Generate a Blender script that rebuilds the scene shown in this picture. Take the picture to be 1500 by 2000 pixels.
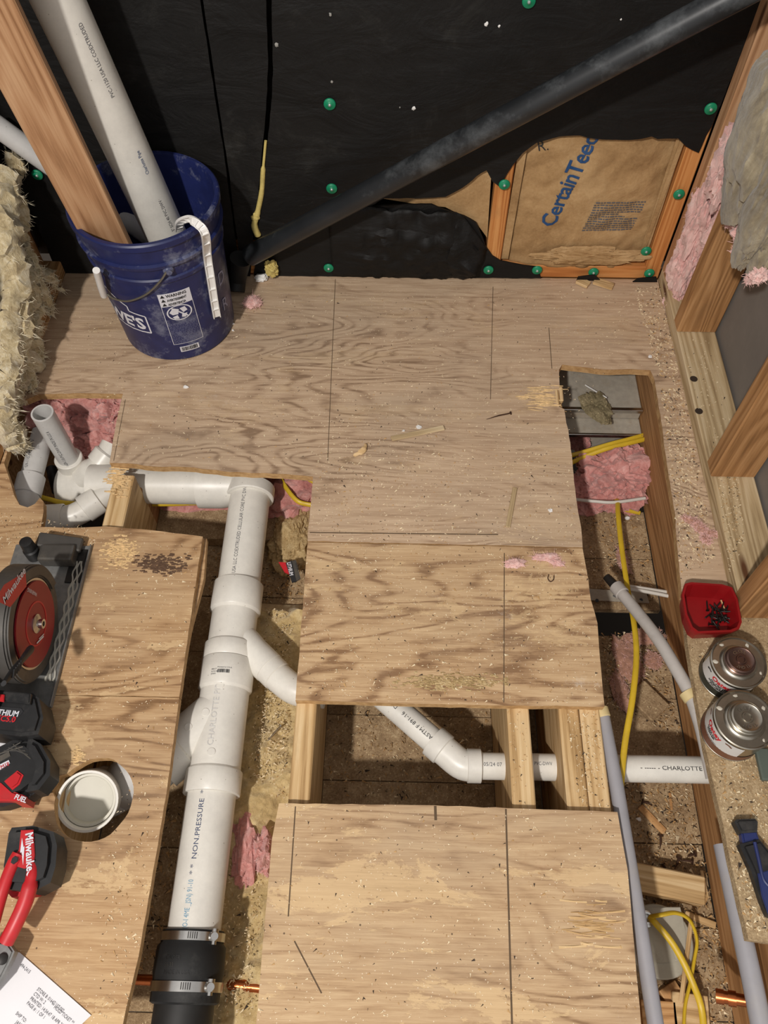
import bpy, bmesh, math, random
import numpy as np
from mathutils import Vector, Matrix, noise
random.seed(7)
for o in list(bpy.data.objects): bpy.data.objects.remove(o)
S = bpy.context.scene
COL = S.collection
V = Vector
# ------------------------------------------------------------------ camera
H = 1.40; F = 1564.6
pit, rol, yaw = 1.00952264, -0.0092582, -0.03188849
fw = V((math.sin(yaw)*math.cos(pit), math.cos(yaw)*math.cos(pit), -math.sin(pit)))
r0 = V((math.cos(yaw), -math.sin(yaw), 0)); u0 = r0.cross(fw)
rt = math.cos(rol)*r0 + math.sin(rol)*u0; up = -math.sin(rol)*r0 + math.cos(rol)*u0
CAM = V((0, 0, H))
cd = bpy.data.cameras.new('camera'); cd.sensor_fit = 'VERTICAL'; cd.sensor_height = 36; cd.lens = F/2000*36
cd.clip_start = .02
co = bpy.data.objects.new('camera', cd); COL.objects.link(co)
co.matrix_world = Matrix(((rt.x, up.x, -fw.x, 0), (rt.y, up.y, -fw.y, 0), (rt.z, up.z, -fw.z, H), (0, 0, 0, 1)))
S.camera = co
# ------------------------------------------------------------------ light
w = bpy.data.worlds.new('world'); S.world = w; w.use_nodes = True
w.node_tree.nodes['Background'].inputs[0].default_value = (1, .97, .95, 1)
w.node_tree.nodes['Background'].inputs[1].default_value = .55
ld = bpy.data.lights.new('work_lamp', 'AREA'); ld.shape = 'DISK'; ld.size = .14; ld.energy = 100; ld.color = (1, .95, .90)
lo = bpy.data.objects.new('work_lamp', ld); COL.objects.link(lo)
lo.location = (-.90, -1.4, 3.0)
lo.rotation_euler = (V((.05, .85, 0))-lo.location).to_track_quat('-Z', 'Y').to_euler()
S.view_settings.view_transform = 'Standard'; S.view_settings.look = 'None'
S.view_settings.exposure = 0.12; S.view_settings.gamma = 1; S.view_settings.use_curve_mapping = False

# ------------------------------------------------------------------ placing: photo point -> point on a real plane of the room
def ray(px, py): return fw + rt*((px-750)/F) - up*((py-1000)/F)
def at(px, py, z=0.0):
    d = ray(px, py); return CAM + d*((z-H)/d.z)
def aty(px, py, y):
    d = ray(px, py); return CAM + d*(y/d.y)
def atx(px, py, x):
    d = ray(px, py); return CAM + d*(x/d.x)
def atd(px, py, dep): return CAM + ray(px, py)*dep

# ------------------------------------------------------------------ materials
def lin(c):
    def f(v):
        v /= 255.0
        return v/12.92 if v <= .04045 else ((v+.055)/1.055)**2.4
    return (f(c[0]), f(c[1]), f(c[2]), 1)
class G:
    def __init__(s, name):
        s.m = bpy.data.materials.new(name); s.m.use_nodes = True
        s.t = s.m.node_tree; s.b = s.t.nodes['Principled BSDF']
    def n(s, typ, **kw):
        nd = s.t.nodes.new(typ)
        for k, v in kw.items(): setattr(nd, k, v)
        return nd
    def put(s, sock, v):
        if hasattr(v, 'is_output'): s.t.links.new(v, sock)
        elif isinstance(v, (tuple, list)) and len(v) == 3 and sock.type == 'RGBA': sock.default_value = (*v, 1)
        else: sock.default_value = v
    def coord(s, rnd=True):
        c = s.n('ShaderNodeTexCoord').outputs['Object']
        if not rnd: return c
        oi = s.n('ShaderNodeObjectInfo'); a = s.n('ShaderNodeVectorMath', operation='MULTIPLY')
        cx = s.n('ShaderNodeCombineXYZ')
        for i in range(3): s.put(cx.inputs[i], oi.outputs['Random'])
        s.put(a.inputs[0], cx.outputs[0]); a.inputs[1].default_value = (17.3, 11.7, 5.1)
        b = s.n('ShaderNodeVectorMath', operation='ADD'); s.put(b.inputs[0], c); s.put(b.inputs[1], a.outputs[0])
        return b.outputs[0]
    def map(s, v, sc=(1, 1, 1), loc=(0, 0, 0), rot=(0, 0, 0)):
        m = s.n('ShaderNodeMapping'); s.put(m.inputs[0], v)
        m.inputs['Scale'].default_value = sc; m.inputs['Location'].default_value = loc; m.inputs['Rotation'].default_value = rot
        return m.outputs[0]
    def noise(s, v, sc=5, det=4, ro=.5, dist=0):
        n = s.n('ShaderNodeTexNoise'); s.put(n.inputs['Vector'], v)
        n.inputs['Scale'].default_value = sc; n.inputs['Detail'].default_value = det
        n.inputs['Roughness'].default_value = ro; n.inputs['Distortion'].default_value = dist
        return n.outputs['Fac']
    def vor(s, v, sc=5, out='Distance'):
        n = s.n('ShaderNodeTexVoronoi'); s.put(n.inputs['Vector'], v); n.inputs['Scale'].default_value = sc
        return n.outputs[out]
    def math(s, op, a, b=0.0, c=0.0):
        n = s.n('ShaderNodeMath', operation=op); s.put(n.inputs[0], a); s.put(n.inputs[1], b); s.put(n.inputs[2], c)
        return n.outputs[0]
    def ramp(s, f, stops, interp='LINEAR'):
        n = s.n('ShaderNodeValToRGB'); s.put(n.inputs[0], f); r = n.color_ramp; r.interpolation = interp
        while len(r.elements) < len(stops): r.elements.new(.5)
        for e, (p, c) in zip(r.elements, stops):
            e.position = p; e.color = c if len(c) == 4 else lin(c)
        return n.outputs[0]
    def step(s, f, lo, hi):
        n = s.n('ShaderNodeMapRange'); s.put(n.inputs[0], f); n.inputs[1].default_value = lo; n.inputs[2].default_value = hi
        return n.outputs[0]
    def mix(s, f, a, b, bl='MIX'):
        n = s.n('ShaderNodeMix', data_type='RGBA', blend_type=bl)
        s.put(n.inputs[0], f); s.put(n.inputs[6], a); s.put(n.inputs[7], b)
        return n.outputs[2]
    def bump(s, h, st=.3, d=.002):
        n = s.n('ShaderNodeBump'); s.put(n.inputs['Height'], h); n.inputs['Strength'].default_value = st
        n.inputs['Distance'].default_value = d; s.t.links.new(n.outputs[0], s.b.inputs['Normal'])
    def end(s, col=None, rough=.6, metal=0.0, spec=.5):
        if col is not None: s.put(s.b.inputs['Base Color'], col)
        s.put(s.b.inputs['Roughness'], rough); s.put(s.b.inputs['Metallic'], metal)
        s.b.inputs['Specular IOR Level'].default_value = spec
        return s.m

def plain(name, c, rough=.5, metal=0.0, spec=.5, var=.0, sc=60, dirt=None, bump=0):
    g = G(name); col = lin(c)
    if var or dirt or bump:
        v = g.coord(); f = g.noise(v, sc, 5, .6)
        d = tuple(x*(1-var) for x in col[:3])+(1,)
        l = tuple(min(1, x*(1+var)) for x in col[:3])+(1,)
        col = g.ramp(f, [(.3, d), (.7, l)])
        if dirt:
            f2 = g.step(g.noise(v, sc*.35, 8, .75), .52, .72)
            col = g.mix(g.math('MULTIPLY', f2, dirt[1]), col, lin(dirt[0]))
        if bump: g.bump(f, bump, .002)
    return g.end(col, rough, metal, spec)

def plywood(name, seed, dark, mid, light, torn=.0, grey=.3, rings=30, rw=.16, z0=.38, z1=.60):
    g = G(name); v = g.coord(False); v = g.map(v, loc=(seed*3.1, seed*1.7, 0))
    big = g.noise(g.map(v, (1.0, 3.4, 1)), 1.5, 4, .40, .5)
    ring = g.math('SINE', g.math('MULTIPLY', big, float(rings*4)))
    ring = g.math('POWER', g.math('MULTIPLY_ADD', ring, .5, .5), 3.0)
    zone = g.step(g.noise(g.map(v, (.8, 1.6, 1), (17, 5, 0)), 2.0, 4, .6), z0, z1)
    brk = g.step(g.noise(g.map(v, (6, 22, 1), (2, 9, 0)), 1.6, 6, .7), .32, .60)
    ring = g.math('MULTIPLY', g.math('MULTIPLY', ring, zone), brk)
    fine = g.noise(g.map(v, (14, 420, 1)), 1.0, 4, .65)
    fine2 = g.noise(g.map(v, (4, 120, 1)), 1.0, 5, .65)
    med = g.noise(g.map(v, (4, 30, 1)), 1.5, 8, .72, .4)
    f = g.math('ADD', g.math('MULTIPLY', g.math('SUBTRACT', .28, ring), rw), g.math('ADD', g.math('MULTIPLY', fine, .32), g.math('ADD', g.math('MULTIPLY', fine2, .34), g.math('MULTIPLY', med, .32))))
    col = g.ramp(f, [(.36, dark), (.5, mid), (.66, light)])
    # weathered patches, bare pale veneer, pink-brown patches
    p1 = g.step(g.noise(g.map(v, (1.3, 2.4, 1), (3, 9, 0)), 1.9, 6, .62, .3), .46, .66)
    col = g.mix(g.math('MULTIPLY', p1, grey), col, lin((158, 140, 120)))
    p2 = g.step(g.noise(g.map(v, (1.2, 3.0, 1), (13, 2, 0)), 2.6, 9, .72, .4), .555, .575)
    col = g.mix(g.math('MULTIPLY', p2, torn), col, lin((214, 184, 140)))
    p3 = g.step(g.noise(g.map(v, (2, 6, 1), (1, 22, 0)), 2.2, 9, .75, .5), .60, .68)
    col = g.mix(g.math('MULTIPLY', p3, .28), col, lin((150, 108, 72)))
    p4 = g.step(g.noise(g.map(v, (1, 1, 1), (8, 31, 0)), 4.5, 9, .75), .63, .78)
    col = g.mix(g.math('MULTIPLY', p4, .55), col, lin((122, 112, 100)))
    p5 = g.step(g.noise(g.map(v, (1, 1, 1), (28, 3, 0)), 3.8, 12, .85), .60, .74)
    col = g.mix(g.math('MULTIPLY', p5, .7), col, lin((224, 214, 200)))
    gouge = g.step(g.noise(g.map(v, (9, 60, 1), (5, 5, 0)), 1.4, 4, .7), .67, .73)
    col = g.mix(g.math('MULTIPLY', gouge, .6), col, lin((110, 82, 54)))
    sp = g.vor(v, 130); spk = g.math('LESS_THAN', sp, .10)
    col = g.mix(g.math('MULTIPLY', spk, .7), col, lin((240, 226, 200)))
    sp2 = g.vor(g.map(v, loc=(3, 3, 3)), 33); col = g.mix(g.math('MULTIPLY', g.math('LESS_THAN', sp2, .05), .8), col, lin((70, 56, 44)))
    # plies on the cut edges
    geo = g.n('ShaderNodeNewGeometry'); sx = g.n('ShaderNodeSeparateXYZ'); g.put(sx.inputs[0], geo.outputs['Normal'])
    side = g.math('LESS_THAN', g.math('ABSOLUTE', sx.outputs[2]), .6)
    pz = g.n('ShaderNodeSeparateXYZ'); g.put(pz.inputs[0], g.coord(False))
    ply = g.math('SINE', g.math('MULTIPLY', pz.outputs[2], 1400.0))
    pc = g.ramp(g.math('MULTIPLY_ADD', ply, .5, .5), [(.3, (150, 106, 62)), (.65, (214, 176, 122))])
    pc = g.mix(.35, pc, g.ramp(g.noise(v, 90, 4), [(.3, (120, 84, 48)), (.7, (226, 190, 140))]))
    col = g.mix(side, col, pc)
    g.bump(g.math('ADD', f, g.math('MULTIPLY', g.math('ADD', gouge, p2), -.25)), .35, .003)
    return g.end(col, .78, 0, .25)

def lumber(name, dark, mid, light, knots=True):
    g = G(name); v = g.coord(True)
    big = g.noise(g.map(v, (.5, 9, 9)), 1.5, 2, .4, .3)
    ring = g.math('MULTIPLY_ADD', g.math('SINE', g.math('MULTIPLY', big, 90.0)), .5, .5)
    fine = g.noise(g.map(v, (9, 330, 330)), 1, 4, .65)
    med = g.noise(g.map(v, (2, 18, 18)), 1.5, 5, .6)
    f = g.math('ADD', g.math('MULTIPLY', ring, .20), g.math('ADD', g.math('MULTIPLY', fine, .44), g.math('MULTIPLY', med, .38)))
    col = g.ramp(f, [(.32, dark), (.5, mid), (.7, light)])
    if knots:
        k = g.vor(g.map(v, (2.2, 9, 9)), 1.6); col = g.mix(g.step(k, .16, .07), col, lin((92, 58, 34)))
    st = g.step(g.noise(g.map(v, (1, 3, 3), (4, 4, 4)), 5, 7, .7), .56, .74)
    col = g.mix(g.math('MULTIPLY', st, .35), col, lin((120, 92, 64)))
    g.bump(f, .25, .0015)
    return g.end(col, .7, 0, .3)

def dusty(name, a, b, c):
    g = G(name); v = g.coord(True)
    f = g.noise(v, 38, 8, .72); f2 = g.noise(g.map(v, (1, 1, 1), (5, 2, 1)), 260, 3, .7)
    col = g.ramp(g.math('ADD', g.math('MULTIPLY', f, .55), g.math('MULTIPLY', f2, .45)), [(.33, a), (.5, b), (.66, c)])
    sp = g.math('LESS_THAN', g.vor(g.map(v, (1, .55, 1)), 150), .14)
    col = g.mix(g.math('MULTIPLY', sp, .75), col, lin((226, 204, 158)))
    sp2 = g.math('LESS_THAN', g.vor(g.map(v, (1, 1.6, 1), (2, 2, 2)), 60), .09)
    col = g.mix(g.math('MULTIPLY', sp2, .8), col, lin((62, 46, 32)))
    g.bump(g.math('ADD', f, f2), .6, .004)
    return g.end(col, .95, 0, .1)

def wool(name, dark, mid, light, sc=26):
    g = G(name); v = g.coord(True)
    f = g.noise(v, sc, 9, .68, 1.2); f2 = g.noise(g.map(v, (1, 1, .3)), sc*6, 6, .75, .8)
    h = g.math('ADD', g.math('MULTIPLY', f, .6), g.math('MULTIPLY', f2, .4))
    col = g.ramp(h, [(.34, dark), (.5, mid), (.66, light)])
    g.bump(h, 1.0, .006)
    g.b.inputs['Sheen Weight'].default_value = .35
    g.b.inputs['Subsurface Weight'].default_value = 0
    return g.end(col, 1.0, 0, .05)

def membrane(name):
    g = G(name); v = g.coord(True)
    f = g.noise(v, 6, 8, .7, .6); f2 = g.noise(v, 180, 3, .6)
    col = g.ramp(f, [(.40, (16, 15, 14)), (.58, (22, 21, 20)), (.78, (46, 45, 42))])
    s = g.step(g.noise(g.map(v, (1, 1, 1), (7, 1, 3)), 11, 10, .82, 1.2), .66, .80)
    col = g.mix(g.math('MULTIPLY', s, .4), col, lin((112, 110, 104)))
    wr = g.noise(g.map(v, (1.5, 1, 3.5)), 4, 5, .55, 1.0)
    g.bump(g.math('ADD', g.math('MULTIPLY', wr, 1.0), g.math('MULTIPLY', f2, .06)), .55, .012)
    return g.end(col, .62, 0, .28)

def kraft(name):
    g = G(name); v = g.coord(True)
    f = g.noise(g.map(v, (1, 1, 1)), 7, 7, .6, .6); f2 = g.noise(v, 160, 4, .7)
    col = g.ramp(g.math('ADD', g.math('MULTIPLY', f, .7), g.math('MULTIPLY', f2, .3)), [(.3, (140, 108, 70)), (.5, (172, 138, 95)), (.72, (196, 164, 120))])
    cr = g.vor(g.map(v, (1.3, 1, 1)), 13, 'Distance'); g.bump(g.math('ADD', f, g.math('MULTIPLY', cr, .5)), .6, .012)
    return g.end(col, .75, 0, .3)

def pvcmat(name, c=(226, 222, 212), dirt=.25):
    g = G(name); v = g.coord(True)
    f = g.noise(v, 14, 8, .75); col = g.ramp(f, [(.35, tuple(int(x*.93) for x in c)), (.65, c)])
    d = g.step(g.noise(g.map(v, (1, 1, 1), (3, 3, 3)), 70, 8, .8), .63, .76)
    col = g.mix(g.math('MULTIPLY', d, dirt), col, lin((120, 104, 82)))
    sp = g.math('LESS_THAN', g.vor(v, 60), .06); col = g.mix(g.math('MULTIPLY', sp, .5), col, lin((90, 72, 54)))
    return g.end(col, .36, 0, .5)

PLY_A = plywood('plywood_weathered', 1.0, (138, 112, 88), (180, 152, 124), (208, 182, 152), .14, .35, 44, .26)
PLY_B = plywood('plywood_golden', 4.3, (138, 106, 76), (180, 147, 110), (210, 180, 140), .50, .20, 34, .27, .22, .42)
PLY_C = plywood('plywood_scuffed', 9.2, (140, 110, 80), (180, 149, 114), (206, 178, 140), .60, .32, 24, .22, .36, .56)
PLY_D = plywood('plywood_tan', 14.6, (130, 98, 67), (172, 137, 99), (202, 170, 129), .6, .22, 30, .26)
LUM = lumber('lumber_fir', (146, 102, 60), (188, 142, 92), (212, 170, 120))
LUM_O = lumber('lumber_orange', (158, 94, 46), (192, 126, 68), (212, 152, 92), False)
LUM_B = lumber('lumber_brown', (128, 90, 54), (164, 120, 76), (190, 146, 100))
LUM_P = lumber('lumber_pale', (158, 124, 80), (198, 164, 116), (220, 192, 148))
LUM_G = lumber('lumber_greyed', (146, 122, 88), (184, 160, 122), (206, 186, 152))
LUM_R = lumber('lumber_reddish', (148, 106, 72), (182, 138, 100), (202, 162, 124))
DUST = dusty('sawdust_on_boards', (116, 94, 70), (160, 134, 102), (200, 176, 140))
DUST_L = dusty('sawdust_pale', (140, 116, 78), (182, 156, 112), (214, 192, 150))
DUST_F = dusty('sawdust_on_strip', (132, 108, 80), (170, 146, 112), (200, 178, 144))
FOAM_Y = wool('yellow_foam', (150, 126, 82), (200, 174, 124), (226, 206, 160), 18)
PINK = wool('pink_wool', (160, 96, 90), (204, 140, 132), (230, 182, 174), 20)
PINK_L = wool('pale_pink_wool', (206, 150, 144), (228, 184, 176), (242, 214, 206), 18)
PINK_D = wool('dusty_pink_wool', (134, 96, 76), (178, 132, 110), (204, 160, 138))
YEL = wool('yellow_wool', (146, 124, 88), (210, 192, 152), (242, 234, 212), 24)  # brown end of the ramp paints shadow among the cream tufts
BATT = wool('grey_brown_wool_facing', (104, 92, 72), (150, 138, 114), (184, 174, 150), 9)
MEMB = membrane('black_felt'); KRAFT = kraft('kraft_paper')
PVC = pvcmat('white_pvc'); PVC_S = pvcmat('grey_white_pvc', (206, 204, 200), .3)  # second is a greyer copy; on the thin pipe it paints its shadow
ABS = plain('black_abs', (34, 36, 38), .38, 0, .5, .25, 12, ((120, 124, 126), .5))
RUB = plain('black_rubber', (26, 26, 26), .62, 0, .4, .3, 30, ((90, 88, 84), .35))
IRON = plain('cast_iron', (32, 31, 30), .55, 0, .4, .3, 20, ((88, 82, 74), .4))
STEEL = plain('bright_steel', (196, 194, 190), .25, 1, .5, .1, 40)
ALU = plain('brushed_aluminium', (128, 128, 126), .42, .35, .5, .2, 60, ((168, 160, 146), .4))
TIN = plain('tin_can', (176, 170, 158), .32, 1, .5, .12, 50, ((120, 108, 92), .4))
GALV = plain('dusty_duct_metal', (166, 158, 144), .8, .1, .4, .12, 60, ((150, 130, 100), .5))
DARKM = plain('dark_metal', (58, 56, 54), .45, .7, .5, .2, 40)
COP = plain('copper', (176, 98, 56), .3, 1, .5, .2, 40, ((94, 60, 40), .5))
BLUE = plain('blue_bucket_plastic', (30, 38, 84), .4, 0, .5, .15, 40, ((146, 150, 166), .75))
WHITE = plain('white_plastic', (232, 230, 226), .35)
INKW = plain('white_print', (214, 214, 220), .6)
INKB = plain('black_print', (34, 34, 36), .6)
INKG = plain('grey_print', (92, 92, 96), .6)
INKBL = plain('blue_print', (32, 72, 118), .6)
INKR = plain('red_print', (196, 30, 40), .5)
PAPER = plain('white_paper', (226, 224, 226), .8, 0, .2, .03, 10)
REDP = plain('red_tray_plastic', (136, 16, 20), .38, 0, .5, .1, 20)
REDT = plain('red_tool_plastic', (186, 34, 40), .42, 0, .5, .1, 40, ((120, 70, 64), .3))
REDG = plain('red_blade_guard', (136, 14, 28), .4, .1, .5, .12, 20)
GREY = plain('grey_tool_magnesium', (78, 75, 71), .5, .3, .5, .15, 30, ((128, 118, 102), .5))
BLK = plain('black_tool_plastic', (30, 30, 31), .5, 0, .5, .3, 40, ((96, 92, 86), .35))
GREEN = plain('green_cap_plastic', (20, 132, 92), .4, 0, .5, .08, 30)
NAILW = plain('zinc_nail_head', (180, 190, 186), .4, .6)
RUST = plain('rusty_nail', (74, 50, 36), .7, .4, .4, .3, 90)
YCAB = plain('yellow_cable', (206, 172, 44), .42, 0, .5, .08, 30, ((140, 110, 40), .3))
WCAB = plain('white_cable', (206, 200, 190), .5)
GPIPE = plain('grey_poly_pipe', (150, 148, 152), .5, 0, .4, .06, 20, ((170, 160, 140), .3))
HOSE = plain('pale_grey_pex', (178, 172, 166), .5, 0, .4, .08, 30, ((140, 122, 100), .35))
BEIGE = plain('beige_collar', (206, 186, 136), .5)
REDX = plain('red_pex', (190, 62, 70), .4, 0, .5, .06, 20)
GYP = plain('grey_wallboard', (122, 116, 110), .8, 0, .2, .08, 6, ((150, 144, 136), .3))
BOXG = plain('grey_box_plastic', (168, 162, 146), .55, 0, .4, .06, 40, ((110, 96, 72), .4))
BRWN = plain('brown_print_band', (112, 74, 56), .45)
DKG = plain('dark_green_print_band', (34, 42, 40), .4)
FOAMC = plain('cured_foam', (206, 186, 112), .6, 0, .4, .15, 60, bump=.4)
BLUEG = plain('blue_grip', (34, 44, 92), .45, 0, .5, .15, 40)
TORN = plain('torn_wood_fibre', (214, 182, 134), .85, 0, .2, .25, 160, bump=.6)
VOID = plain('void_shade_dark', (60, 52, 44), .9)  # dark tone stands for the shade in the void under the bays

# ------------------------------------------------------------------ mesh helpers
def link(name, me, mat, parent=None):
    o = bpy.data.objects.new(name, me); COL.objects.link(o)
    if parent is not None: o.parent = parent
    if mat is not None and me is not None and not me.materials: me.materials.append(mat)
    return o
def tag(o, label=None, cat=None, group=None, kind=None):
    if label: o['label'] = label
    if cat: o['category'] = cat
    if group: o['group'] = group
    if kind: o['kind'] = kind
    return o
def empty(name, loc=(0, 0, 0), label=None, cat=None, group=None, kind=None):
    o = bpy.data.objects.new(name, None); COL.objects.link(o); o.location = loc; o.empty_display_size = .05
    return tag(o, label, cat, group, kind)
def wloc(p):
    v = V((0, 0, 0))
    while p is not None: v = v+p.location; p = p.parent
    return v
def from_bm(name, bm, mat, parent=None, smooth=False):
    bmesh.ops.recalc_face_normals(bm, faces=bm.faces)
    me = bpy.data.meshes.new(name); bm.to_mesh(me); bm.free()
    if smooth:
        me.polygons.foreach_set('use_smooth', [True]*len(me.polygons))
        try: me.set_sharp_from_angle(angle=math.radians(40))
        except Exception: pass
    o = link(name, me, mat, parent)
    if parent is not None: o.location = -wloc(parent)      # meshes are written in room coordinates
    return o
def addbox(bm, lo_, hi_):
    r = bmesh.ops.create_cube(bm, size=1); 
    for v in r['verts']:
        v.co = V([(lo_[i]+hi_[i])/2 + v.co[i]*(hi_[i]-lo_[i]) for i in range(3)])
    return r['verts']
def box(name, lo_, hi_, mat, parent=None, bev=.002, seg=1):
    bm = bmesh.new(); addbox(bm, lo_, hi_)
    if bev: bmesh.ops.bevel(bm, geom=list(bm.edges), offset=bev, segments=seg, affect='EDGES', profile=.6)
    return from_bm(name, bm, mat, parent)
def board(name, a, b, wd, th, mat, parent=None, upv=(0, 0, 1), bev=.0025):
    """timber from a to b (centres of its ends); wd across, th along upv; grain runs along local X"""
    a, b = V(a), V(b); x = (b-a).normalized(); y = V(upv).cross(x).normalized(); z = x.cross(y)
    L = (b-a).length; bm = bmesh.new(); addbox(bm, (0, -wd/2, -th/2), (L, wd/2, th/2))
    if bev: bmesh.ops.bevel(bm, geom=list(bm.edges), offset=bev, segments=1, affect='EDGES')
    bmesh.ops.recalc_face_normals(bm, faces=bm.faces)
    me = bpy.data.meshes.new(name); bm.to_mesh(me); bm.free()
    o = link(name, me, mat, parent)
    M = Matrix((x, y, z)).transposed().to_4x4(); M.translation = a - (wloc(parent) if parent else V())
    o.matrix_local = M
    return o
def frames(pts):
    pts = [V(p) for p in pts]; T = []
    for i in range(len(pts)):
        T.append((pts[min(i+1, len(pts)-1)]-pts[max(i-1, 0)]).normalized())
    n = T[0].orthogonal().normalized(); out = []
    for i, t in enumerate(T):
        n = (n - t*n.dot(t)).normalized(); out.append((pts[i], n, t.cross(n)))
    return out
def addtube(bm, pts, rad, seg=20, cap=True, flat=1.0, ref=None):
    fr = frames(pts); rings = []
    for i, (p, n, b) in enumerate(fr):
        r = rad[i] if isinstance(rad, (list, tuple)) else rad
        if ref is not None:
            t = n.cross(b); n = (V(ref)-t*V(ref).dot(t)).normalized(); b = t.cross(n)
        rings.append([bm.verts.new(p + n*(r*math.cos(2*math.pi*k/seg)) + b*(r*flat*math.sin(2*math.pi*k/seg))) for k in range(seg)])
    for A, B in zip(rings, rings[1:]):
        for k in range(seg): bm.faces.new((A[k], A[(k+1) % seg], B[(k+1) % seg], B[k]))
    if cap:
        bm.faces.new(rings[0][::-1]); bm.faces.new(rings[-1])
    return rings
def tube(name, pts, rad, mat, parent=None, seg=20, cap=True, flat=1.0, ref=None):
    bm = bmesh.new(); addtube(bm, pts, rad, seg, cap, flat, ref)
    return from_bm(name, bm, mat, parent, True)
def profile(name, a, b, prof, mat, parent=None, seg=40):
    """revolve (t along a->b in metres, radius) pairs about the axis a->b"""
    a, b = V(a), V(b); d = (b-a).normalized(); n = d.orthogonal().normalized(); c = d.cross(n)
    bm = bmesh.new(); rings = []
    for t, r in prof:
        rings.append([bm.verts.new(a+d*t+n*(r*math.cos(2*math.pi*k/seg))+c*(r*math.sin(2*math.pi*k/seg))) for k in range(seg)] if r > 1e-6 else [bm.verts.new(a+d*t)])
    for A, B in zip(rings, rings[1:]):
        for k in range(seg):
            k2 = (k+1) % seg
            if len(A) > 1 and len(B) > 1: bm.faces.new((A[k], A[k2], B[k2], B[k]))
            elif len(A) > 1: bm.faces.new((A[k], A[k2], B[0]))
            elif len(B) > 1: bm.faces.new((A[0], B[k2], B[k]))
    return from_bm(name, bm, mat, parent, True)
def curve(pts, n=12):
    """Catmull-Rom through pts"""
    P = [V(p) for p in pts]; P = [P[0]*2-P[1]]+P+[P[-1]*2-P[-2]]; out = []
    for i in range(1, len(P)-2):
        for k in range(n):
            t = k/n; a, b, c, d = P[i-1], P[i], P[i+1], P[i+2]
            out.append(.5*((2*b)+(c-a)*t+(2*a-5*b+4*c-d)*t*t+(3*b-a-3*c+d)*t**3))
    out.append(P[-2]); return out
def prism(name, outline, z0, z1, mat, parent=None, holes=(), axes=None, bev=0, smooth=False):
    """flat sheet: outline (2-D or 3-D points, x y used) from z0 to z1; axes=(origin,u,v,n) for other planes"""
    bm = bmesh.new(); loops = []
    for poly in [outline]+list(holes):
        vs = [bm.verts.new((p[0], p[1], 0)) for p in poly]
        loops += [bm.edges.new((vs[i], vs[(i+1) % len(vs)])) for i in range(len(vs))]
    r = bmesh.ops.triangle_fill(bm, use_beauty=True, edges=loops, use_dissolve=False)
    fs = [f for f in bm.faces]
    ext = bmesh.ops.extrude_face_region(bm, geom=fs)
    top = [v for v in ext['geom'] if isinstance(v, bmesh.types.BMVert)]
    tops = set(top)
    for v in bm.verts: v.co.z = z1 if v in tops else z0
    if bev:
        ed = [e for e in bm.edges if len(e.link_faces) == 2 and abs(e.calc_face_angle(0)) > .6]
        bmesh.ops.bevel(bm, geom=ed, offset=bev, segments=2, affect='EDGES')
    if axes:
        o_, u_, v_, n_ = [V(q) for q in axes]
        for v in bm.verts: v.co = o_+u_*v.co.x+v_*v.co.y+n_*v.co.z
    return from_bm(name, bm, mat, parent, smooth)
def jag(pts, amp=.0015, step=.012, seed=0):
    out = []
    for i in range(len(pts)):
        a, b = V(pts[i]), V(pts[(i+1) % len(pts)]); n = max(1, int((b-a).length/step))
        for k in range(n):
            p = a.lerp(b, k/n); q = p*37+V((seed, seed, seed))
            out.append(p+V((noise.noise(q), noise.noise(q+V((9, 9, 9))), 0))*amp if k else p)
    return out
def fluff(name, c, rad, seed, mat, parent=None, sub=4, amp=.35, fr=2.4, rot=0.0, fine=.10):
    bm = bmesh.new(); bmesh.ops.create_icosphere(bm, subdivisions=sub, radius=1)
    R = Matrix.Rotation(rot, 3, 'Z'); c = V(c)
    for v in bm.verts:
        d = v.co.normalized(); q = d*fr+V((seed*3.7, seed*1.3, seed*2.1))
        n1 = noise.noise(q); n2 = abs(noise.noise(q*2.3+V((5, 5, 5)))); n3 = noise.noise(q*6.5); n4 = noise.noise(q*15)
        s = 1+amp*n1-amp*.9*n2+fine*n3+fine*.5*n4
        p = d*s; v.co = c+R @ V((p.x*rad[0], p.y*rad[1], p.z*rad[2]))
    return from_bm(name, bm, mat, parent, True)
def fuzz(name, srcs, n, L, mat, parent, seed=1, r=.0004):
    """loose glass fibres standing off the given wool meshes"""
    rr = random.Random(seed); bm = bmesh.new(); pool = []
    for o in srcs:
        off = wloc(o); pool += [(v.co+off, v.normal.copy()) for v in o.data.vertices]
    for _ in range(n):
        p, nn = rr.choice(pool); d = (nn+V((rr.gauss(0, .7), rr.gauss(0, .7), rr.gauss(-.2, .7)))).normalized(); l = L*rr.uniform(.3, 1.2)
        b = V((rr.gauss(0, 1), rr.gauss(0, 1), rr.gauss(0, 1)))*l*.35; s_ = d.orthogonal().normalized()*r
        q0, q1, q2 = p-d*l*.1, p+d*l*.5+b*.3, p+d*l*.8+b
        a = [bm.verts.new(x) for x in (q0-s_, q0+s_, q1+s_, q1-s_, q2)]
        bm.faces.new(a[:4]); bm.faces.new((a[3], a[2], a[4]))
    o = from_bm(name, bm, mat, parent); o['kind'] = 'stuff'; return o
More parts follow.
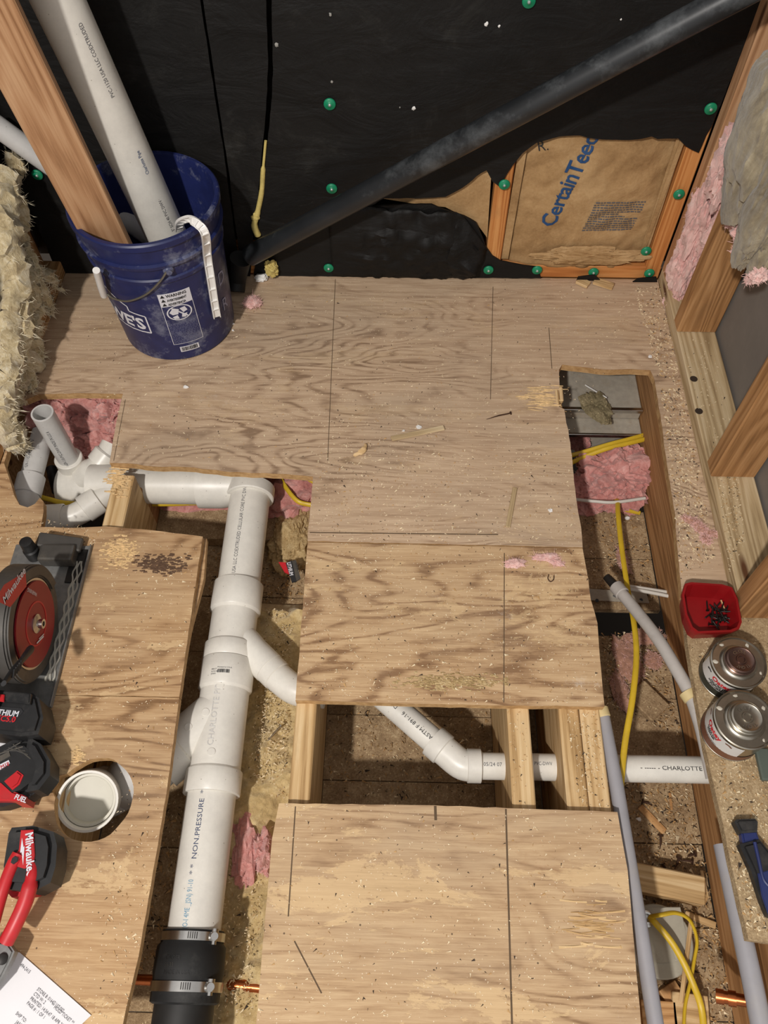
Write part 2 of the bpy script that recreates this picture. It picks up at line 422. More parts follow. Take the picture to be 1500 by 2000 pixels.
def wisp(name, pts, rads, seed, mat, parent=None, seg=14):
    bm = bmesh.new(); P = curve(pts, 8); m = len(P)
    R = []
    for i in range(m):
        t = i/(m-1)*(len(rads)-1); k = min(int(t), len(rads)-2); R.append(rads[k]+(rads[k+1]-rads[k])*(t-k))
    addtube(bm, P, R, seg)
    for v in bm.verts:
        q = v.co*38+V((seed, seed*2, 0)); v.co += V((noise.noise(q), noise.noise(q+V((7, 1, 3))), noise.noise(q+V((2, 8, 5)))))*.016
        q = v.co*110; v.co += V((noise.noise(q), noise.noise(q+V((7, 1, 3))), noise.noise(q+V((2, 8, 5)))))*.006
    return from_bm(name, bm, mat, parent, True)
def text(name, body, size, fn, mat, parent=None, sx=1.0, align='LEFT', bold=0.0, spacing=1.0):
    cu = bpy.data.curves.new('t', 'FONT'); cu.body = body; cu.size = size; cu.align_x = align; cu.resolution_u = 2
    cu.offset = bold; cu.space_character = spacing
    ob = bpy.data.objects.new('t', cu); COL.objects.link(ob)
    me = bpy.data.meshes.new_from_object(ob); bpy.data.objects.remove(ob); bpy.data.curves.remove(cu)
    for v in me.vertices: v.co = fn(v.co.x*sx, v.co.y)
    me.materials.clear()
    o = link(name, me, mat, parent)
    if parent is not None: o.location = -wloc(parent)
    return o
def flat(o_, u_, v_, lift=.0006):
    o_, u_, v_ = V(o_), V(u_).normalized(), V(v_).normalized(); n = u_.cross(v_)
    return lambda a, b: o_+u_*a+v_*b+n*lift
def onpipe(p, axis, radial, r):
    """lettering along a pipe: a runs along axis, b around it"""
    p, x, n = V(p), V(axis).normalized(), V(radial); n = (n-x*n.dot(x)).normalized(); t = n.cross(x)
    return lambda a, b: p+x*a+(n*math.cos(b/r)+t*math.sin(b/r))*(r+.0005)
def around(c, r, phi0, z0, lean=0.0):
    """lettering around an upright round thing; a runs anticlockwise seen from above"""
    c = V(c)
    def f(a, b):
        rr = r(z0+b)+.0008 if callable(r) else r+.0008
        ph = phi0+(a+lean*b)/rr
        return V((c.x+rr*math.cos(ph), c.y+rr*math.sin(ph), c.z+z0+b))
    return f
def quad(name, fn, u0, u1, v0, v1, mat, parent=None, nu=10):
    bm = bmesh.new(); A = [bm.verts.new(fn(u0+(u1-u0)*i/nu, v0)) for i in range(nu+1)]; B = [bm.verts.new(fn(u0+(u1-u0)*i/nu, v1)) for i in range(nu+1)]
    for i in range(nu): bm.faces.new((A[i], A[i+1], B[i+1], B[i]))
    return from_bm(name, bm, mat, parent)
def bars(name, fn, rects, mat, parent=None):
    bm = bmesh.new()
    for (a, b, c, d) in rects:
        nu = max(1, int((b-a)/.01)); 
        A = [bm.verts.new(fn(a+(b-a)*i/nu, c)) for i in range(nu+1)]; B = [bm.verts.new(fn(a+(b-a)*i/nu, d)) for i in range(nu+1)]
        for i in range(nu): bm.faces.new((A[i], A[i+1], B[i+1], B[i]))
    return from_bm(name, bm, mat, parent)
def pixpoly(pts, z): return [at(x, y, z) for x, y in pts]

# ================================================================== THE SETTING
YB = 1.585; XL = -.856; XR = .645; T = .018; JD = .237
floor = empty('floor', kind='structure'); floor['label'] = 'plywood subfloor on joists, cut open over the pipe bays'
# --- plywood sheets
A_out = [V((XL, YB, 0)), V((XR, YB, 0)), at(1297, 600), at(1360, 860), at(1415, 1100), V((XR, .70, 0)), V((.553, .70, 0))] + \
        pixpoly([(1322, 1060), (1318, 1000), (1306, 930), (1297, 870), (1290, 810), (1278, 740), (1270, 723), (1235, 721), (1180, 722), (1140, 717), (1098, 712),
                 (1092, 722), (1091, 794), (1102, 799), (1106, 826), (1110, 840), (1117, 890), (1121, 940), (1127, 985), (1135, 1030), (1138, 1069),
                 (601, 1057), (605, 1000), (611, 931), (560, 926), (450, 922), (380, 913), (300, 911), (250, 905), (214, 904), (226, 830), (240, 769), (160, 768), (75, 770)], 0) + [V((XL, 1.16, 0))]
sheetA = prism('plywood_sheet', jag(A_out, .0018, .015, 1), -T, 0, PLY_A, floor); sheetA['label'] = 'large weathered back sheet with a hole cut at each side'
B_out = pixpoly([(601, 1059), (1138, 1071), (1149, 1130), (1154, 1171), (1167, 1217), (1172, 1287), (1181, 1380), (880, 1376), (577, 1368)], 0)
sheetB = prism('plywood_sheet', jag(B_out, .0014, .02, 2), -T, -.0005, PLY_B, floor); sheetB['label'] = 'middle sheet with bold wavy golden grain'
C_out = pixpoly([(545, 1569), (850, 1573), (1206, 1586), (1226, 1700), (1252, 2000), (1262, 2110), (486, 2110), (500, 2000), (531, 1640)], 0)
sheetC = prism('plywood_sheet', jag(C_out, .0012, .02, 3), -T, 0, PLY_C, floor); sheetC['label'] = 'scuffed front sheet with grey smudges'
D_out = [V((XL, 1.10, 0))] + pixpoly([(8, 905), (20, 940), (28, 968), (38, 986), (54, 991), (68, 984), (78, 972), (85, 980), (85, 1000), (80, 1029), (140, 1031), (205, 1028), (300, 1036), (396, 1048), (350, 1361), (60, 1357)], 0) + [V((XL, .49, 0))]
sheetD = prism('plywood_sheet', jag(D_out, .0012, .02, 4), -T, 0, PLY_D, floor); sheetD['label'] = 'left sheet under the saw with a notch round a pipe'
E_out = [V((XL, .487, 0))] + pixpoly([(60, 1358), (350, 1362.5), (345, 1400), (325, 1550), (270, 1870), (240, 2000), (222, 2110), (-250, 2110)], 0)
hc = at(183, 1560); hole = []
for k in range(40):
    a = 2*math.pi*k/40; r = .0655*(1+.05*noise.noise(V((math.cos(a)*2, math.sin(a)*2, 3)))+(.16 if 24 < (k+8) % 40 < 28 else 0))
    hole.append(V((hc.x+r*math.cos(a), hc.y+r*1.04*math.sin(a), 0)))
sheetE = prism('plywood_sheet', jag(E_out, .0012, .02, 5), -T, -.0005, PLY_D, floor, [hole]); sheetE['label'] = 'front left sheet with a round pipe hole'
under = prism('plywood_sheet', jag(pixpoly([(220, 1046), (404, 1052), (398, 1130), (372, 1230), (355, 1330), (200, 1330)], -.019), .001, .02, 6), -.034, -.0185, PLY_D, floor)
F_out = [V((.5535, .699, 0)), V((.95, .699, 0)), V((.95, .108, 0)), at(1500, 1842), at(1462, 1836), at(1440, 1740), at(1405, 1580), at(1378, 1461), at(1345, 1270)]
sheetF = prism('plywood_sheet', jag(F_out, .0015, .018, 8), -T, 0, DUST_F, floor); sheetF['label'] = 'dusty strip of subfloor holding the tray and cans'
# saw kerf, pencil and chalk lines, torn fibre patches
lines = bmesh.new()
for a, b, wd in [((605, 1040), (973, 1044), .0012), ((245, 780), (222, 900), .0006), ((655, 545), (640, 900), .0007), ((963, 560), (958, 780), .0007), ((1072, 640), (1078, 720), .0008),
                 ((850, 1574), (851, 1602), .0022), ((988, 1580), (1000, 2000), .0014), ((577, 1575), (563, 1790), .001), ((575, 1838), (628, 1940), .001), ((985, 1080), (984, 1372), .0008), ((660, 540), (1075, 545), .0006)]:
    A, B = at(*a, .0004), at(*b, .0004); s = (B-A).cross(V((0, 0, 1))).normalized()*wd
    lines.faces.new([lines.verts.new(p) for p in (A-s, B-s, B+s, A+s)])
o = from_bm('pencil_lines', lines, plain('pencil_line', (92, 74, 54), .9), floor)
def shreds(name, px0, px1, py0, py1, z, n, L, mat, parent, seed):
    rr = random.Random(seed); bm = bmesh.new()
    for i in range(n):
        p = at(min(px1+8, max(px0-8, rr.gauss((px0+px1)/2, (px1-px0)*.27))), min(py1+5, max(py0-5, rr.gauss((py0+py1)/2, (py1-py0)*.27))), z); l = L*rr.uniform(.4, 1); h = rr.uniform(.0008, .0025); b = rr.uniform(.0008, .002); sk = rr.uniform(-.15, .15)
        q = [p+V((-l/2, -b-sk*l/2, 0)), p+V((l/2, -b+sk*l/2, 0)), p+V((l/2, b+sk*l/2, 0)), p+V((-l/2, b-sk*l/2, 0)), p+V((0, 0, h))]
        vs = [bm.verts.new(x) for x in q]
        for i0, i1 in ((0, 1), (1, 2), (2, 3), (3, 0)): bm.faces.new((vs[i0], vs[i1], vs[4]))
    return tag(from_bm(name, bm, mat, parent), kind='stuff')
shreds('torn_fibre', 1028, 1088, 755, 797, .0004, 70, .035, TORN, sheetA, 1)
shreds('torn_fibre', 205, 265, 1050, 1105, .0004, 260, .010, TORN, sheetD, 2)
shreds('torn_fibre', 268, 362, 1087, 1120, .0002, 200, .012, plain('dark_glue', (96, 74, 58), .9, 0, .2, .2, 90), sheetD, 3)
shreds('torn_fibre', 142, 160, 1462, 1492, .0004, 60, .010, TORN, sheetE, 4)
shreds('torn_fibre', 780, 980, 1318, 1345, .0000, 260, .012, DUST_L, sheetB, 5)
shreds('torn_fibre', 1110, 1195, 1765, 1850, .0002, 36, .045, LUM_P, sheetC, 6)
for px, py in ((1088, 776), (1096, 770)):
    p = at(px, py); board('splintered_lip', p+V((0, -.02, -.004)), p+V((.001, .022, -.003)), .008, .012, LUM_P, sheetA)
# --- joists (run away from the viewer)
def joist(x0, x1, y0, y1, mat, lab=None):
    o = board('joist', ((x0+x1)/2, y0, -T-JD/2), ((x0+x1)/2, y1, -T-JD/2), x1-x0, JD-.001, mat, floor)
    if lab: o['label'] = lab
    return o
joist(-.613, -.569, -.12, .975, LUM_P, 'notched joist end beside the pipe cluster')
board('joist', (-.591, .972, -T-JD/2-.03), (-.591, YB, -T-JD/2-.03), .044, JD-.06, LUM_B, floor)
joist(-.178, -.141, -.12, 1.2, LUM_P)
joist(.204, .244, -.12, YB, LUM_P)
joist(.297, .3335, -.12, YB, LUM_P, 'one of the doubled joists'); joist(.335, .371, -.12, YB, LUM_P, 'one of the doubled joists')
joist(.600, .640, -.15, YB, LUM_B, 'long brown joist under the dusty strip')
# raw notch in the left joist
shreds('torn_fibre', 210, 246, 908, 965, -.016, 160, .014, TORN, floor, 9)
# --- boards at the bottom of the bays
zb = -T-JD
me0 = None
def deck(x0, x1, y0, y1, pitch=.135, mat=DUST):
    y = y0; me = None
    while y < y1-.01:
        hgt = min(pitch, y1-y)
        bm = bmesh.new(); addbox(bm, (-(x1-x0)/2, 0.0007, -.019), ((x1-x0)/2, hgt-.0007, 0)); 
        bmesh.ops.bevel(bm, geom=list(bm.edges), offset=.001, segments=1, affect='EDGES')
        if me is None or abs(hgt-pitch) > 1e-6:
            bmesh.ops.recalc_face_normals(bm, faces=bm.faces); m2 = bpy.data.meshes.new('deck_board'); bm.to_mesh(m2)
            if me is None: me = m2
        else: m2 = me
        bm.free()
        o = link('deck_board', m2, mat, floor); o.location = ((x0+x1)/2, y, zb+random.uniform(-.004, .002)); y += pitch
deck(-.569, -.178, -.14, .99); deck(-.141, .204, -.14, 1.2); deck(.371, .600, -.14, .728, .145); deck(.371, .600, .792, 1.055, .1315); deck(.244, .297, -.14, 1.2, .4); deck(.640, .95, -.14, 1.2, .27)
box('dark_void_panel', (-2.0, -.8, -.62), (2.0, 2.4, -.60), VOID, floor, 0)  # dark sheet put in where only the shade of the void shows
box('rim_board', (XL-.20, -.2, -.6), (XL-.16, YB+.1, -T), LUM_B, floor, 0)
box('rim_board', (XL-.20, .2, -T), (XL, .49, -T+.0), LUM_B, floor, 0) if False else None
box('rim_board', (XL-.1, YB+.02, -.6), (1.0, YB+.06, -T), LUM_B, floor, 0)
# cross board in the pipe bay
board('bay_blocking', (-.569, .985, -.235), (-.178, .985, -.235), .10, .036, DUST, floor)
board('bay_blocking', at(1228, 1712, -.225), at(1372, 1742, -.225), .048, .038, LUM_P, floor)

# --- back wall
wb = empty('wall_back', kind='structure'); wb['label'] = 'back wall of studs behind torn black felt'
def stud(x0, x1, y0, y1, z0, z1, mat, parent): return board('stud', ((x0+x1)/2, (y0+y1)/2, z0), ((x0+x1)/2, (y0+y1)/2, z1), y1-y0, x1-x0, mat, parent, (1, 0, 0))
for x0, mat in ((-.585, LUM_B), (-.183, LUM_B), (.206, LUM_O)): stud(x0, x0+.038, YB+.002, YB+.091, .038, 1.5, mat, wb)
stud(.604, .643, YB+.002, YB+.091, .0, 1.5, LUM_O, wb)
stud(-.856-.02, -.856+.018, YB+.002, YB+.091, .038, 1.5, LUM_B, wb)
board('bottom_plate', (XL, YB+.046, .019), (XR, YB+.046, .019), .087, .037, LUM_O, wb)
box('sheathing', (XL-.1, YB+.093, -.02), (1.0, YB+.105, 1.5), plain('dark_sheathing', (40, 34, 28), .9), wb, 0)
ZT = 1.25
def wp(pts): return [(q.x, q.z) for q in (aty(x, y, YB) for x, y in pts)]
AX = ((0, YB, 0), (1, 0, 0), (0, 0, 1), (0, -1, 0))
# three felt sheets
s1 = wp([(395, 0), (425, 200), (445, 330), (460, 450), (474, 545)])
L1 = [(XL-.02, ZT), (s1[0][0]-.006, ZT)] + [(x-.003, z) for x, z in s1] + [(XL-.02, s1[-1][1])]
prism('felt_sheet', jag([V((a, b, 0)) for a, b in L1], .002, .02, 1), .000, .004, MEMB, wb, axes=AX)
s2 = wp([(525, 0), (528, 130), (524, 210), (518, 270), (508, 380), (500, 440), (492, 540)])
L2 = [(s1[0][0]+.004, ZT)] + [(s2[0][0], ZT)] + [(x-.004, z) for x, z in s2] + [(x+.003, z) for x, z in s1[::-1]]
prism('felt_sheet', jag([V((a, b, 0)) for a, b in L2], .002, .02, 2), .002, .007, MEMB, wb, axes=AX)
tear = [(1492, 0), (1440, 118), (1408, 200), (1386, 250), (1364, 296), (1340, 284), (1324, 268), (1300, 268), (1284, 269), (1272, 264), (1250, 269), (1228, 271), (1176, 270), (1150, 267), (1132, 262), (1092, 264), (1070, 270), (1048, 276), (1034, 286),
        (1020, 297), (1008, 312), (1000, 322), (987, 342), (975, 362), (962, 352), (950, 330), (930, 342), (913, 357), (893, 370), (870, 382), (813, 385), (750, 385), (723, 400), (780, 398), (843, 397), (867, 407), (907, 420), (930, 433), (943, 463), (948, 478), (962, 498), (978, 508), (1015, 515), (1052, 520), (1056, 541)]
s3 = wp(tear)
L3 = [(s2[0][0]+.006, ZT), (s3[0][0]+.25, ZT)] + s3 + [(s2[-1][0]+.006, .000)] + [(x+.006, z) for x, z in s2[::-1][1:]]
prism('felt_sheet', jag([V((a, b, 0)) for a, b in L3], .0022, .012, 3), .000, .005, MEMB, wb, axes=AX)
# loose crumpled flap of felt under the tear
bm = bmesh.new(); N1, N2 = 46, 22; gv = []
fa, fb = aty(640, 400, YB), aty(945, 535, YB)
for j in range(N2+1):
    row = []
    for i in range(N1+1):
        u, t = i/N1, j/N2
        ztop = .215-.02*u-.10*max(0, u-.82)/.18+.008*noise.noise(V((u*9, 1, 2)))
        x = fa.x+(fb.x-fa.x)*u*(1-.12*(1-t)*(u > .8)); z = .006+(ztop-.006)*t
        y = YB-.008-.028*math.sin(math.pi*min(1, t*1.05))*u*(1+.5*noise.noise(V((u*5, t*4, 7))))-.012*min(1, u*4)*abs(noise.noise(V((u*9, t*8, 1))))-.006*min(1, u*4)*noise.noise(V((u*22, t*5, 4)))
        row.append(bm.verts.new((x, min(y, YB-.0062), z)))
    gv.append(row)
for j in range(N2):
    for i in range(N1): bm.faces.new((gv[j][i], gv[j][i+1], gv[j+1][i+1], gv[j+1][i]))
o = from_bm('felt_flap', bm, MEMB, wb, True); md = o.modifiers.new('thick', 'SOLIDIFY'); md.thickness = .003; md.offset = 0
prism('felt_scrap', [V(p+(0,)) for p in wp([(1125, 540), (1128, 533), (1160, 529), (1172, 540)])], .012, .015, MEMB, wb, axes=AX)
prism('felt_scrap', [V(p+(0,)) for p in wp([(1234, 543), (1245, 536), (1280, 533), (1282, 543)])], .012, .015, MEMB, wb, axes=AX)
# green cap nails
capm = None
def cap(px, py, y=YB-.008, r=.0125):
    global capm
    if capm is None:
        bm = bmesh.new(); ring = []
        for t, rr in ((0, r), (.002, r), (.004, r*.86), (.0035, r*.5), (.0045, r*.45), (.005, .0001)):
            ring.append([bm.verts.new((rr*math.cos(2*math.pi*k/24), -t, rr*math.sin(2*math.pi*k/24))) for k in range(24)])
        for A, B in zip(ring, ring[1:]):
            for k in range(24): bm.faces.new((A[k], A[(k+1) % 24], B[(k+1) % 24], B[k]))
        bmesh.ops.recalc_face_normals(bm, faces=bm.faces); capm = bpy.data.meshes.new('cap_nail'); bm.to_mesh(capm); bm.free(); capm.materials.append(GREEN)
        for p in capm.polygons: p.use_smooth = True
        bm = bmesh.new(); bmesh.ops.create_icosphere(bm, subdivisions=2, radius=.0036); cap.h = bpy.data.meshes.new('nail_head'); bm.to_mesh(cap.h); bm.free(); cap.h.materials.append(NAILW)
    p = aty(px, py, y); o = link('cap_nail', capm, None, wb); o.location = p
    h = link('nail_head', cap.h, None, o); h.location = (0, -.004, 0)
for q in [(644, 203), (648, 368), (642, 523), (779, 526), (954, 527), (1049, 527), (985, 360), (1388, 212), (1326, 379), (1268, 533), (1033, 2), (73, 341), (1159, 531), (1262, 490)]: cap(*q)

for i, (px, py, sz) in enumerate(((950, 47, .004), (975, 51, .0025), (808, 212, .004), (1213, 38, .0018), (781, 210, .0015), (648, 160, .0025), (540, 88, .004), (645, 28, .003))):
    fluff('plaster_fleck', aty(px, py, YB-.006), (sz, .0015, sz*1.2), i, WHITE if i < 4 else plain('grey_fleck', (150, 148, 142), .8), wb, 2, .5, 2)
# --- left wall
wl = empty('wall_left', kind='structure'); wl['label'] = 'open stud wall on the left with torn insulation'
board('bottom_plate', (XL-.045, .2, .019), (XL-.045, YB, .019), .089, .038, LUM, wl)
stud(XL-.09, XL-.0005, 1.47, 1.508, .038, 1.4, LUM_B, wl); stud(XL-.09, XL, 1.06, 1.098, .038, 1.4, LUM_B, wl)
box('sheathing', (XL-.11, .2, 0), (XL-.095, YB+.1, 1.5), plain('left_sheathing', (74, 60, 46), .9), wl, 0)
# --- right wall
wr = empty('wall_right', kind='structure'); wr['label'] = 'open stud wall on the right with grey wallboard behind'
board('bottom_plate', (XR+.0445, .685, .019), (XR+.0445, YB, .019), .089, .038, LUM_G, wr)
for y in (1.365, .955, .655): stud(XR-.002, XR+.089, y, y+.040, .038 if y > .68 else .001, 1.35, LUM_B, wr)  # browner lumber paints the shade on these studs
stud(XR-.001, XR+.089, YB-.045, YB-.002, .038, 1.35, LUM_R, wr)
box('wallboard', (XR+.094, .2, -.02), (XR+.106, YB+.1, 1.5), GYP, wr, 0)
for px, py in ((1355, 740), (1365, 803)):
    p = at(px, py, .0385); profile('bored_hole', p, p+V((0, 0, .001)), [(0, .0085), (.0004, .0085), (.0004, 0)], plain('dark_bore', (52, 38, 26), .9), wr, 20)

# ================================================================== INSULATION
kb = empty('insulation_batt', (.42, YB+.02, .04), 'kraft-faced insulation batt with blue lettering in the torn felt', 'insulation')
bm = bmesh.new(); N1, N2 = 60, 70; gv = []
for j in range(N2+1):
    row = []
    for i in range(N1+1):
        u, t = i/N1, j/N2; x = .246+(.602-.246)*u; z = .035+t*.62
        q = V((x*9, z*9, 0)); puff = .022*math.sin(math.pi*u)**.6
        y = YB+.034-puff-.011*abs(noise.noise(q*1.5))-.006*abs(noise.noise(q*3.1+V((3, 1, 2))))-.014*max(0, 1-t*5)*abs(noise.noise(q*2))
        if u < .06: y += .012*(1-u/.06)
        row.append(bm.verts.new((x, y, z)))
    gv.append(row)
for j in range(N2):
    for i in range(N1): bm.faces.new((gv[j][i], gv[j][i+1], gv[j+1][i+1], gv[j+1][i]))
KG = {}
def kraft_y(x, z):
    u = min(1, max(0, (x-.246)/(.602-.246))); t = (z-.035)/.62; q = V((x*9, z*9, 0))
    return YB+.034-.022*math.sin(math.pi*u)**.6-.011*abs(noise.noise(q*1.5))-.006*abs(noise.noise(q*3.1+V((3, 1, 2))))-.014*max(0, 1-t*5)*abs(noise.noise(q*2))
o = from_bm('kraft_facing', bm, KRAFT, kb, True); md = o.modifiers.new('t', 'SOLIDIFY'); md.thickness = .002; md.offset = 1
for x, dx in ((.248, .006), (.585, -.004)):
    board('stapling_flange', (x+.006, YB+.012, .05), (x+.006+dx, YB+.010, .6), .018, .002, KRAFT, kb, (0, 1, 0), 0)
board('stapling_flange', (.585, YB+.006, .05), (.596, YB+.004, .6), .010, .0015, KRAFT, kb, (0, 1, 0), 0)
def onkraft(p, q):
    """lettering from photo point p towards q on the batt face"""
    a, b = aty(*p, YB+.015), aty(*q, YB+.015); u = V((b.x-a.x, 0, b.z-a.z)).normalized(); v = V((-u.z, 0, u.x))
    def f(s, t):
        c = V((a.x, 0, a.z))+u*s+v*t; return V((c.x, kraft_y(c.x, c.z)-.0035, c.z))
    return f, (b-a).length
f, L = onkraft((1080, 440), (1176, 250)); text('blue_lettering', 'CertainTeed', .0515, f, INKBL, kb, .97, bold=.0009, spacing=.94)
f, L = onkraft((1050, 294), (1066, 290)); text('stamp', 'R.', .030, f, INKB, kb)
rr = random.Random(3); f, L = onkraft((1135, 446), (1222, 448)); rc = []
for k in range(13):
    y = .0005+k*.0062; x = .0012*k+rr.uniform(0, .003); e = .118+.0012*k-(rr.uniform(.03, .07) if k in (6, 7) else 0)
    while x < e:
        l = rr.uniform(.003, .011); rc.append((x, min(e, x+l), y, y+.0032)); x += l+.0018
bars('small_print', f, rc, INKG, kb)
# folded brown paper at the foot of the batt
pap = tag(fluff('crumpled_paper', aty(1150, 500, YB-.005), (.135, .016, .024), 5, KRAFT, None, 5, .45, 2.2, 0, .07), 'crumpled brown paper at the foot of the lettered batt', 'paper')
pap2 = tag(prism('paper_facing', [V(p+(0,)) for p in wp([(740, 392), (815, 384), (870, 378), (915, 350), (945, 330), (960, 345), (952, 470), (930, 440), (870, 410), (800, 402)])], -.012, -.010, KRAFT, None, axes=AX), 'brown paper facing showing in the tear left of the bare stud', 'paper')

# pink wool in the openings
def wool_thing(name, label, parts, mat, cat='insulation', grp=None, sub=4):
    c = V(parts[0][0]); r = empty(name, c, label, cat, grp)
    for i, (p, rad, rot) in enumerate(parts): fluff('clump', p, rad, 3.1*i+len(label), mat, r, sub, .38, 2.0, rot)
    return r
wool_thing('pink_insulation', 'pink wool filling the back of the left floor opening', [(at(175, 815, -.13), (.13, .05, .10), 0), (at(110, 800, -.10), (.07, .05, .08), .3), (at(205, 870, -.17), (.08, .05, .05), 0), (at(225, 800, -.09), (.06, .05, .07), 0)], PINK, sub=5)
wool_thing('pink_insulation', 'dark pink wool deep beside the main tee fitting', [(at(570, 960, -.20), (.09, .07, .05), .2), (at(545, 985, -.22), (.07, .05, .03), .2), (at(430, 975, -.22), (.16, .04, .03), 0)], PINK)
wool_thing('pink_insulation', 'big pink wool clump in the right floor opening below yellow cables', [(at(1195, 935, -.215), (.10, .08, .065), 0), (at(1150, 960, -.24), (.08, .06, .05), .2), (at(1225, 905, -.22), (.07, .05, .05), 0), (at(1210, 965, -.23), (.05, .05, .05), .4), (at(1130, 850, -.26), (.03, .05, .04), 0)], PINK, sub=5)
wool_thing('pink_insulation', 'pink wool scrap beside the lower main pipe', [(at(478, 1655, -.195), (.028, .075, .03), .1), (at(515, 1665, -.19), (.022, .04, .03), .1)], PINK)
wool_thing('pink_insulation', 'flattened dusty pink wool on the right bay boards', [(at(1228, 1290, -.250), (.03, .055, .010), .2), (at(1260, 1243, -.250), (.045, .018, .010), .2), (at(1212, 1350, -.251), (.018, .045, .009), .1), (at(1217, 1095, -.250), (.012, .04, .010), .1), (at(1275, 1290, -.251), (.02, .02, .008), .5)], PINK_D)
wool_thing('pink_insulation', 'tuft of pink wool on the dusty strip by the red pipe', [(at(1352, 1018, .003), (.022, .007, .005), -.5), (at(1366, 1030, .003), (.016, .010, .006), -.9), (at(1384, 1040, .003), (.022, .006, .005), -.4), (at(1378, 1052, .003), (.008, .012, .004), .3)], PINK_D)
wool_thing('pink_insulation', 'pink fluff lying on the middle plywood seam', [(at(1005, 1100, .003), (.020, .011, .006), .1), (at(1065, 1088, .003), (.028, .008, .005), .1), (at(1085, 1098, .002), (.018, .007, .004), -.4)], PINK_L)
wool_thing('pink_insulation', 'pink puff on the floor right of the bucket', [(at(492, 590, .010), (.022, .018, .010), 0)], PINK_L, sub=3)
wool_thing('pink_insulation', 'tall pink batt bulging between studs in the right back corner',
           [(atx(1375, 420, .67), (.035, .06, .13), 0), (atx(1345, 510, .672), (.035, .055, .10), 0), (atx(1318, 590, .672), (.028, .045, .05), 0), (atx(1430, 330, .66), (.035, .06, .10), 0), (atx(1455, 400, .640), (.022, .045, .06), 0), (atx(1400, 470, .68), (.03, .04, .10), 0)], PINK_L, sub=5)
# grey paper-faced wool hanging on the right
g_ = empty('insulation_batt', atx(1480, 320, .60), 'grey-brown faced batt sagging out at the upper right edge', 'insulation')
fluff('batt', atx(1500, 250, .618), (.045, .105, .17), 4, BATT, g_, 5, .22, 1.5, 0, .035)
fluff('batt', atx(1500, 400, .622), (.030, .060, .13), 8, BATT, g_, 5, .25, 1.6, 0, .04)
fluff('batt', atx(1495, 490, .640), (.022, .035, .07), 15, BATT, g_, 4, .3, 1.8, 0, .05)
for i, (px, py, sz) in enumerate(((1482, 538, 1), (1490, 470, 1.2), (1466, 545, .7), (1447, 455, 1.3), (1440, 490, .8))): fluff('torn_tuft', atx(px, py, .632), (.014*sz, .018*sz, .014*sz), i+2, PINK_L, g_, 4, .5, 2)
# yellow wool on the left wall
yl = empty('insulation_batt', (XL, 1.25, .04), 'torn yellow batt hanging out of the left stud wall', 'insulation')
XW = XL+.006
fluff('batt', (XL-.055, 1.25, .30), (.040, .145, .27), 2, BATT, yl, 5, .34, 2.6, 0, .14)
fluff('batt', (XL-.060, 1.40, .62), (.045, .10, .34), 6, BATT, yl, 5, .30, 2.6, 0, .14)
fluff('batt', atx(10, 700, XL-.02), (.036, .085, .10), 9, YEL, yl, 5, .50, 3.0, 0, .18)
fluff('batt', atx(30, 610, XL-.025), (.036, .075, .11), 12, YEL, yl, 5, .50, 3.0, 0, .18)
fluff('batt', atx(75, 560, XL-.03), (.03, .05, .07), 13, BATT, yl, 5, .50, 3.0, 0, .18)
fluff('batt', atx(5, 460, XL-.02), (.03, .06, .11), 17, YEL, yl, 5, .55, 3.0, 0, .18)
tf = [([(0, 370), (25, 400), (38, 430), (30, 450)], (.03, .028, .022, .006)),
      ([(10, 340), (0, 420), (8, 480), (25, 550), (18, 610)], (.03, .04, .04, .035, .02)),
      ([(55, 480), (45, 530), (30, 600), (40, 660)], (.004, .018, .03, .03)),
      ([(40, 540), (75, 535), (98, 545), (122, 568)], (.02, .018, .012, .003)),
      ([(60, 555), (85, 580), (98, 600), (95, 615)], (.02, .018, .012, .004)),
      ([(20, 640), (40, 690), (75, 710), (98, 697)], (.03, .026, .016, .003)),
      ([(30, 700), (55, 725), (62, 745), (58, 762)], (.02, .014, .008, .003)),
      ([(85, 700), (100, 740), (113, 770), (117, 786)], (.010, .006, .005, .002)),
      ([(0, 780), (15, 830), (35, 865), (50, 872)], (.022, .024, .02, .012)),
      ([(0, 800), (5, 840), (30, 870), (60, 868)], (.03, .022, .016, .004)),
      ([(5, 610), (15, 680), (12, 740), (0, 800)], (.02, .03, .03, .02)),
      ([(50, 470), (58, 500), (66, 530), (64, 550)], (.003, .010, .014, .010)), ([(70, 560), (72, 600), (66, 640), (74, 668)], (.014, .014, .010, .004)), ([(15, 520), (48, 560), (60, 590), (52, 630)], (.02, .02, .016, .010)),
      ([(40, 640), (60, 670), (78, 690), (80, 712)], (.016, .014, .010, .005)), ([(20, 300), (30, 340), (22, 380), (30, 405)], (.012, .014, .014, .006)), ([(8, 740), (22, 770), (18, 800), (28, 830)], (.02, .016, .014, .008)), ([(45, 730), (38, 770), (20, 800), (10, 830)], (.010, .012, .014, .014))]
for i, (pp, rd) in enumerate(tf):
    wisp('torn_tuft', [atx(px, py, XW+.014*k/len(pp)) for k, (px, py) in enumerate(pp)], rd, i*3+1, YEL, yl)

